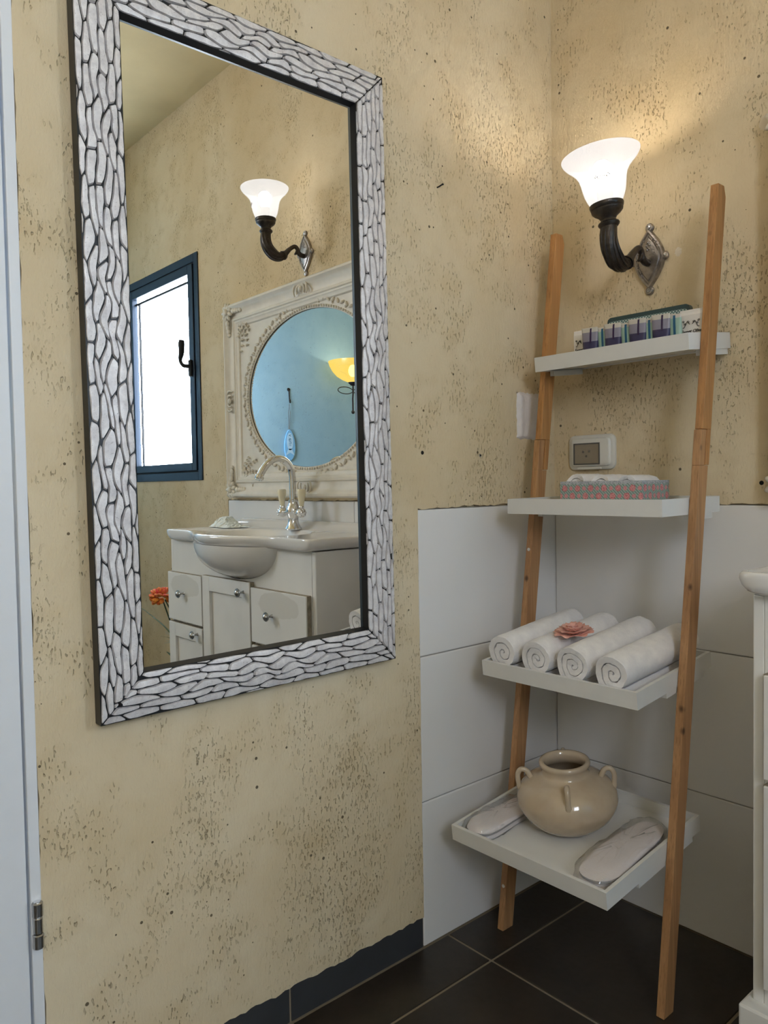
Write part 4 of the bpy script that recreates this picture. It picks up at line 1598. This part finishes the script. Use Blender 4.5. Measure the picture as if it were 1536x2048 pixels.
for sx in (VL, VR_):
    for yy in (VF, -0.05):
        s_ = 1 if sx == VL else -1
        b = MB()
        x0_, x1_ = sorted((sx - s_ * 0.012, sx + s_ * 0.05))
        y0_, y1_ = (VF - 0.030, VF + 0.03) if yy == VF else (-0.06, -0.004)
        b.box(x0_, x1_, y0_, y1_, 0.0, 0.132)
        b.build('foot', 'vanity', va, bevel=0.004)
b = MB()
b.box(VL + 0.05, VR_ - 0.05, VF + 0.01, VF + 0.028, 0.05, 0.13)
b.build('plinth', 'vanity', va)

def knob(parent, x, y, z):
    b = MB()
    mt = Matrix.Translation((x, y, z)) @ Matrix.Rotation(PI / 2, 4, 'X')
    b.lathe([(0.0065, 0.0), (0.0045, 0.004), (0.0035, 0.012), (0.005, 0.017), (0.0135, 0.020), (0.0155, 0.0225), (0.0145, 0.025), (0.0105, 0.0255), (0.0095, 0.0285), (0.0065, 0.031), (0.0, 0.0325)], 24, mt)
    b.build('knob', 'steel', parent, smooth=40)
def front(name, x0, x1, z0, z1, knob_at, panel):
    y1 = VF - 0.0015
    y0 = VF - 0.0195
    cx_, cz_ = (x0 + x1) / 2, (z0 + z1) / 2
    hw, hh = (x1 - x0) / 2, (z1 - z0) / 2
    b = MB()
    if panel:
        w = 0.052
        b.box(-hw, -hw + w, y0, y1, -hh, hh)
        b.box(hw - w, hw, y0, y1, -hh, hh)
        b.box(-hw + w, hw - w, y0, y1, hh - w, hh)
        b.box(-hw + w, hw - w, y0, y1, -hh, -hh + w)
        o = b.build(name, 'vanity', va, loc=(cx_ - CX, 0, cz_), bevel=0.0015)
        p = MB()
        p.box(-hw + w - 0.002, hw - w + 0.002, y0 + 0.011, y1, -hh + w - 0.002, hh - w + 0.002)
        p.build('door_panel', 'vanity', o)
    else:
        b.box(-hw, hw, y0, y1, -hh, hh)
        o = b.build(name, 'drawer', va, loc=(cx_ - CX, 0, cz_), bevel=0.0015)
    e = MB()
    ring_box(e, -hw - 0.0012, hw + 0.0012, -hh - 0.0012, hh + 0.0012, 0.0012, y0 + 0.004, y1 + 0.001)
    e.build('worn_edge', 'wornedge', o)
    knob(o, knob_at[0] - cx_, y0, knob_at[1] - cz_)
    return o
front('drawer', 0.680, 0.994, 0.535, 0.714, (0.868, 0.634), False)
front('drawer', 1.336, 1.604, 0.540, 0.722, (1.475, 0.648), False)
front('door', 1.003, 1.328, 0.17, 0.728, (1.040, 0.694), True)
front('door', 0.680, 0.994, 0.17, 0.524, (0.968, 0.500), True)
front('door', 1.338, 1.604, 0.17, 0.529, (1.372, 0.506), True)

# ------------------------------------------------------------------ ceramic basin
ba = thing('washbasin', 'white ceramic washbasin top with a bowed front on the cabinet', 'basin', (CX, 0.0, 0.849))
ZT = 0.888 - 0.849
def front_y(x):          # x relative to CX
    ax = abs(x)
    y = -0.358
    if ax < 0.29:
        q = ax / 0.29
        y -= 0.088 * (0.5 + 0.5 * math.cos(PI * q)) ** 0.75
    return y
xe = 0.484
outl = [(-xe, -0.003), (-xe, -0.12), (-xe, -0.24), (-xe, -0.335), (-xe + 0.006, -0.350), (-xe + 0.02, -0.357)]
outl += [(x, front_y(x)) for x in [(-0.44 + 0.88 * k / 44) for k in range(45)]]
outl += [(xe - 0.02, -0.357), (xe - 0.006, -0.350), (xe, -0.335), (xe, -0.24), (xe, -0.12), (xe, -0.003)]
outl += [(xe - 2 * xe * k / 16, -0.003) for k in range(1, 16)]
c0 = Vector((0.0, -0.235))
def ring_off(d, z, bw_=0):
    pts = []
    for (x, y) in outl:
        v = c0 - Vector((x, y))
        L = v.length
        k = d / L
        yy = y + v.y * k
        pts.append((x + v.x * k, min(-0.003, yy), z))
    return pts
def ring_bowl(s_, z):
    pts = []
    for (x, y) in outl:
        w = math.atan2((y - c0.y) / 0.17, (x - c0.x) / 0.27)
        pts.append((c0.x + 0.235 * s_ * math.cos(w), c0.y - 0.005 + 0.152 * s_ * math.sin(w), z))
    return pts
b = MB()
b.loft([ring_off(0.060, 0.0002), ring_off(0.030, 0.0008), ring_off(0.014, 0.006), ring_off(0.004, 0.017), ring_off(0.0, 0.028), ring_off(0.0005, 0.034), ring_off(0.004, ZT - 0.001), ring_off(0.010, ZT), ring_off(0.022, ZT - 0.001), ring_bowl(1.05, ZT - 0.002), ring_bowl(1.0, ZT - 0.008), ring_bowl(0.93, ZT - 0.03), ring_bowl(0.75, ZT - 0.09), ring_bowl(0.4, ZT - 0.125), ring_bowl(0.08, ZT - 0.13)], caps=True)
b.build('basin_top', 'china', ba, smooth=50)
b = MB()
rings = []
for k in range(13):
    q = k / 12
    s_ = math.cos(q * PI / 2) ** 0.8 if q < 1 else 0.02
    z = 0.004 - 0.122 * math.sin(q * PI / 2)
    rings.append([(0.272 * s_ * math.cos(2 * PI * j / 48), -0.275 + 0.160 * s_ * math.sin(2 * PI * j / 48), z) for j in range(48)])
b.loft(rings)
b.build('bowl_underside', 'china', ba, smooth=60)
b = MB()
b.loft([[(-0.478, y, z), (0.478, y, z)][::-1] + [(-0.478 + i * 0.0, y2, z2) for i in ()] for (y, z, y2, z2) in ()] or [[(x, y, z) for (y, z) in ((-0.003, ZT - 0.004), (-0.062, ZT - 0.003), (-0.050, ZT + 0.004), (-0.034, ZT + 0.018), (-0.024, ZT + 0.027), (-0.012, ZT + 0.029), (-0.003, ZT + 0.028))] for x in (-0.470, 0.470)])
b.build('splash_ledge', 'china', ba, smooth=60, bevel=0.003)

# ------------------------------------------------------------------ swan neck tap
fx, fy = 1.116, -0.088
tapr = thing('swan_neck_tap', 'chrome swan neck tap with two ivory lever handles on the basin', 'tap', (fx, fy, 0.888))
b = MB()
b.lathe([(0.0, 0.0), (0.030, 0.0), (0.031, 0.004), (0.027, 0.010), (0.021, 0.022), (0.0185, 0.036), (0.020, 0.046), (0.024, 0.056), (0.0265, 0.066), (0.025, 0.078), (0.019, 0.090), (0.0155, 0.097), (0.0165, 0.102), (0.0165, 0.108), (0.014, 0.110), (0.0, 0.110)], 32)
b.build('tap_body', 'chrome', tapr, smooth=40)
b = MB()
neck = catmull([(0, 0, 0.104), (0, 0, 0.15), (0, -0.001, 0.196), (0, -0.010, 0.228), (0, -0.034, 0.251), (0, -0.066, 0.256), (0, -0.098, 0.243), (0, -0.124, 0.216), (0, -0.136, 0.196)], 6)
b.tube(neck, 0.0125, 16)
spout = b.build('spout', 'chrome', tapr, smooth=60)
b = MB()
d_ = Vector((0, -0.5, -0.86)).normalized()
p_ = Vector((0, -0.1335, 0.200))
b.tube([p_, p_ + d_ * 0.006, p_ + d_ * 0.007, p_ + d_ * 0.018, p_ + d_ * 0.019, p_ + d_ * 0.022], [0.0125, 0.0145, 0.0155, 0.0155, 0.014, 0.013], 18)
b.build('aerator', 'chrome', spout, smooth=40)
for s_ in (-1, 1):
    b = MB()
    b.tube([(s_ * 0.015, 0, 0.062), (s_ * 0.045, -0.004, 0.062)], [0.011, 0.009], 14)
    b.ball((s_ * 0.058, -0.006, 0.062), (0.019, 0.019, 0.018), 16, 10)
    for k in range(8):
        w = 2 * PI * k / 8
        b.ball((s_ * 0.070, -0.008 + 0.013 * math.cos(w), 0.062 + 0.013 * math.sin(w)), 0.0042, 6, 4)
    v_ = b.build('valve', 'chrome', tapr, smooth=60)
    b = MB()
    mt = Matrix.Translation((s_ * 0.060, -0.006, 0.078)) @ Matrix.Rotation(s_ * 0.05, 4, 'Y')
    b.lathe([(0.0095, 0.0), (0.0105, 0.004), (0.009, 0.008), (0.0, 0.009)], 18, mt)
    b.build('collar', 'chrome', v_, smooth=40)
    b = MB()
    b.lathe([(0.0, 0.008), (0.0085, 0.008), (0.0095, 0.018), (0.0125, 0.035), (0.0155, 0.052), (0.0165, 0.062), (0.0145, 0.068), (0.0, 0.069)], 20, mt)
    b.build('lever', 'ivory', v_, smooth=50)

# crumpled tissue on the basin
b = MB()
tr_ = random.Random(12)
v, f = [], []
nu, nv = 22, 12
for i in range(nu + 1):
    for j in range(nv + 1):
        u, w = i / nu, j / nv
        x = (u - 0.5) * 0.19 + tr_.uniform(-0.005, 0.005)
        y = (w - 0.5) * 0.10 + tr_.uniform(-0.005, 0.005)
        e = math.sin(PI * u) ** 0.6 * math.sin(PI * w) ** 0.6
        z = 0.0014 + e * (0.030 * math.exp(-((u - 0.68) / 0.24) ** 2) + 0.008 + tr_.uniform(0, 0.012))
        v.append((x, y, z))
for i in range(nu):
    for j in range(nv):
        a_ = i * (nv + 1) + j
        f.append((a_, a_ + nv + 1, a_ + nv + 2, a_ + 1))
b.add(v, f)
tis = b.build('tissue', 'tissue', None, loc=(1.49, -0.14, 0.888), rot=(0, 0, 0.15))
tag(tis, 'crumpled white tissue lying on the far end of the basin', 'tissue')

# ------------------------------------------------------------------ flower pot beside the cabinet, seen in the mirror
fp = thing('potted_flower', 'orange and pink artificial flower with thin leaves in a dark pot beside the cabinet', 'plant', (1.775, -0.20, 0.0))
b = MB()
b.lathe([(0.0, 0.0), (0.075, 0.0), (0.082, 0.01), (0.098, 0.16), (0.106, 0.20), (0.106, 0.212), (0.098, 0.212), (0.094, 0.19), (0.0, 0.188)], 36)
b.build('pot', 'tindark', fp, smooth=40)
bl = Vector((0.108, -0.045, 0.583))
b = MB()
b.tube(catmull([(-0.02, 0.0, 0.18), (0.0, -0.01, 0.32), (0.035, -0.03, 0.44), tuple(bl - Vector((0.012, 0, 0.02)))], 6), 0.003, 8)
b.build('stem', 'stem', fp, smooth=80)
b = MB()
b.tube(catmull([(-0.05, 0.0, 0.18), (-0.04, 0.0, 0.34), (0.02, -0.02, 0.47), tuple(bl - Vector((0.03, 0, 0.01)))], 6), 0.0026, 8)
b.build('stem', 'stem', fp, smooth=80)
pr_ = random.Random(2)
for k in range(46):
    w = pr_.uniform(0, 2 * PI)
    el = pr_.uniform(-0.9, 1.4)
    d_ = Vector((math.cos(w) * math.cos(el), math.sin(w) * math.cos(el), math.sin(el) * 0.75))
    c_ = bl + Vector((d_.x * 0.046, d_.y * 0.046, d_.z * 0.036))
    q_ = d_.to_track_quat('Z', 'Y').to_matrix()
    b = MB()
    b.ball(c_, (0.0125, 0.008, 0.017), 6, 4, q_)
    b.build('petal', 'redpetal' if el > 0.35 else 'orangepetal', fp, smooth=80)
for (pts, wd) in (([(-0.02, 0.0, 0.19), (0.0, -0.01, 0.36), (0.09, -0.03, 0.44), (0.20, -0.05, 0.49), (0.33, -0.07, 0.535)], 0.004),
                  ([(-0.03, 0.01, 0.19), (0.0, 0.0, 0.33), (0.07, -0.02, 0.40), (0.16, -0.03, 0.405)], 0.0025),
                  ([(-0.03, 0.0, 0.19), (0.0, -0.01, 0.27), (0.06, -0.02, 0.325), (0.11, -0.03, 0.345)], 0.013)):
    b = MB()
    c = catmull(pts, 6)
    n = len(c)
    b.tube(c, [max(0.0006, wd * math.sin(PI * min(0.97, 0.25 + 0.72 * k / (n - 1)))) for k in range(n)], 8, flat=0.25)
    b.build('leaf_blade', 'blade', fp, smooth=80)
b = MB()
for k in range(26):
    w = pr_.uniform(-0.3, 1.0)
    L = pr_.uniform(0.05, 0.12)
    p0 = Vector((0.02, -0.01, 0.40))
    b.tube([p0, p0 + Vector((L * math.cos(w), pr_.uniform(-0.02, 0.02), L * math.sin(w)))], [0.0016, 0.0007], 5)
tag(b.build('feathery_sprig', 'sprig', fp), kind='stuff')

# ------------------------------------------------------------------ things on the right wall, seen by way of both mirrors
al = thing('amber_wall_lamp', 'lit amber bowl wall lamp with iron loops, seen through both mirrors', 'lamp', (XR, -1.492, 1.706))
b = MB()
bp = [(0.028, 0.0), (0.066, 0.016), (0.104, 0.040), (0.132, 0.072), (0.150, 0.106), (0.158, 0.134)]
b.lathe(bp + [(r - 0.003, z + 0.001) for r, z in bp[::-1]], 48, Matrix.Translation((-0.16, 0, 0.0)))
b.build('amber_shade', 'amber', al, smooth=70)
b = MB()
b.ball((-0.16, 0, 0.075), (0.03, 0.03, 0.04), 10, 7)
b.build('bulb', 'bulb2', al, smooth=80)
b = MB()
b.lathe([(0.0, -0.022), (0.014, -0.020), (0.030, -0.004), (0.031, 0.002), (0.0, 0.004)], 24, Matrix.Translation((-0.16, 0, 0)))
b.tube([(-0.16, 0, -0.02), (-0.16, 0, -0.06), (-0.156, 0, -0.10)], 0.006, 10)
b.tube([(-0.16, 0, 0.0), (-0.10, 0, 0.06), (-0.004, 0, 0.10)], 0.006, 10)
b.lathe([(0.0, 0.0), (0.030, 0.0), (0.028, 0.008), (0.0, 0.012)], 24, Matrix.Translation((0, 0, 0.10)) @ Matrix.Rotation(-PI / 2, 4, 'Y'))
b.tube([(-0.155, 0, -0.10), (-0.156, 0, -0.185)], 0.006, 10)
b.ball((-0.156, 0, -0.19), 0.012, 12, 8)
b.build('bracket', 'iron', al, smooth=50)
for s_ in (-1, 1):
    b = MB()
    lp = [(-0.16, s_ * (0.064 + 0.060 * math.cos(w)), -0.055 + 0.022 * math.sin(w)) for w in [2 * PI * k / 24 for k in range(25)]]
    b.tube(lp, 0.0028, 8)
    b.build('iron_loop', 'iron', al, smooth=80)

hk = thing('hanging_board', 'blue board shaped ornament hanging from a cord on the far wall', 'ornament', (XR - 0.004, -1.091, 1.208))
b = MB()
def board(k, y):
    pts = []
    n = 28
    for i in range(n):
        w = 2 * PI * i / n
        zz = 0.098 * math.cos(w)
        yy = 0.043 * math.sin(w) * (1 - 0.28 * (0.5 + 0.5 * math.cos(w)) ** 2)
        pts.append((y, yy * k, 0.093 + zz * (1 if k == 1 else 0.97)))
    return pts
b.loft([board(0.96, 0.0), board(1.0, -0.003), board(1.0, -0.009), board(0.96, -0.012)])
b.build('board', 'bluewood', hk, smooth=40)
b = MB()
n = 20
b.prism([(-0.0122, 0.024 * math.sin(2 * PI * i / n), 0.115 + 0.055 * math.cos(2 * PI * i / n)) for i in range(n)], (-0.0012, 0, 0))
b.prism([(-0.0122, 0.012, 0.07), (-0.0122, 0.034, 0.028), (-0.0122, 0.0, 0.045), (-0.0122, -0.034, 0.028), (-0.0122, -0.012, 0.07)], (-0.0012, 0, 0))
b.build('fish_shape', 'palebluewood', hk)
b = MB()
for (zz, strokes) in ((0.154, ((-0.008, -0.005, 0.008, 0.0), (-0.008, 0.005, 0.008, 0.0))), (0.138, ((-0.007, -0.005, 0.007, -0.005),)), (0.124, ((-0.008, -0.004, 0.008, -0.004), (-0.008, 0.005, 0.008, 0.005), (0.008, -0.004, 0.008, 0.005))), (0.108, ((-0.008, -0.005, 0.008, -0.005), (-0.008, -0.005, -0.008, 0.005), (-0.008, 0.005, 0.008, 0.005))), (0.093, ((-0.007, 0.0, 0.007, 0.0),))):
    for (y0_, z0_, y1_, z1_) in strokes:
        b.tube([(-0.0138, y0_, zz + z0_), (-0.0138, y1_, zz + z1_)], 0.0014, 6)
b.build('lettering', 'stripe2', hk)
b = MB()
b.tube([(-0.006, 0.003, 0.188), (-0.012, 0.006, 0.30), (-0.016, 0.002, 0.352), (-0.012, -0.006, 0.30), (-0.006, -0.003, 0.188)], 0.0016, 6)
b.build('cord', 'cord', hk)
hook = thing('wall_hook', 'dark iron wall hook that carries the hanging board', 'hook', (XR, -1.099, 1.650))
b = MB()
b.lathe([(0.0, 0.0), (0.011, 0.0), (0.009, 0.005), (0.0, 0.006)], 18, Matrix.Rotation(-PI / 2, 4, 'Y'))
b.build('rosette', 'iron', hook, smooth=60)
b = MB()
b.tube(catmull([(-0.004, 0, 0), (-0.004, -0.002, -0.04), (-0.008, -0.002, -0.078), (-0.020, 0.002, -0.082), (-0.030, 0.010, -0.066)], 5), 0.0035, 8)
b.build('hook_arm', 'iron', hook, smooth=60)
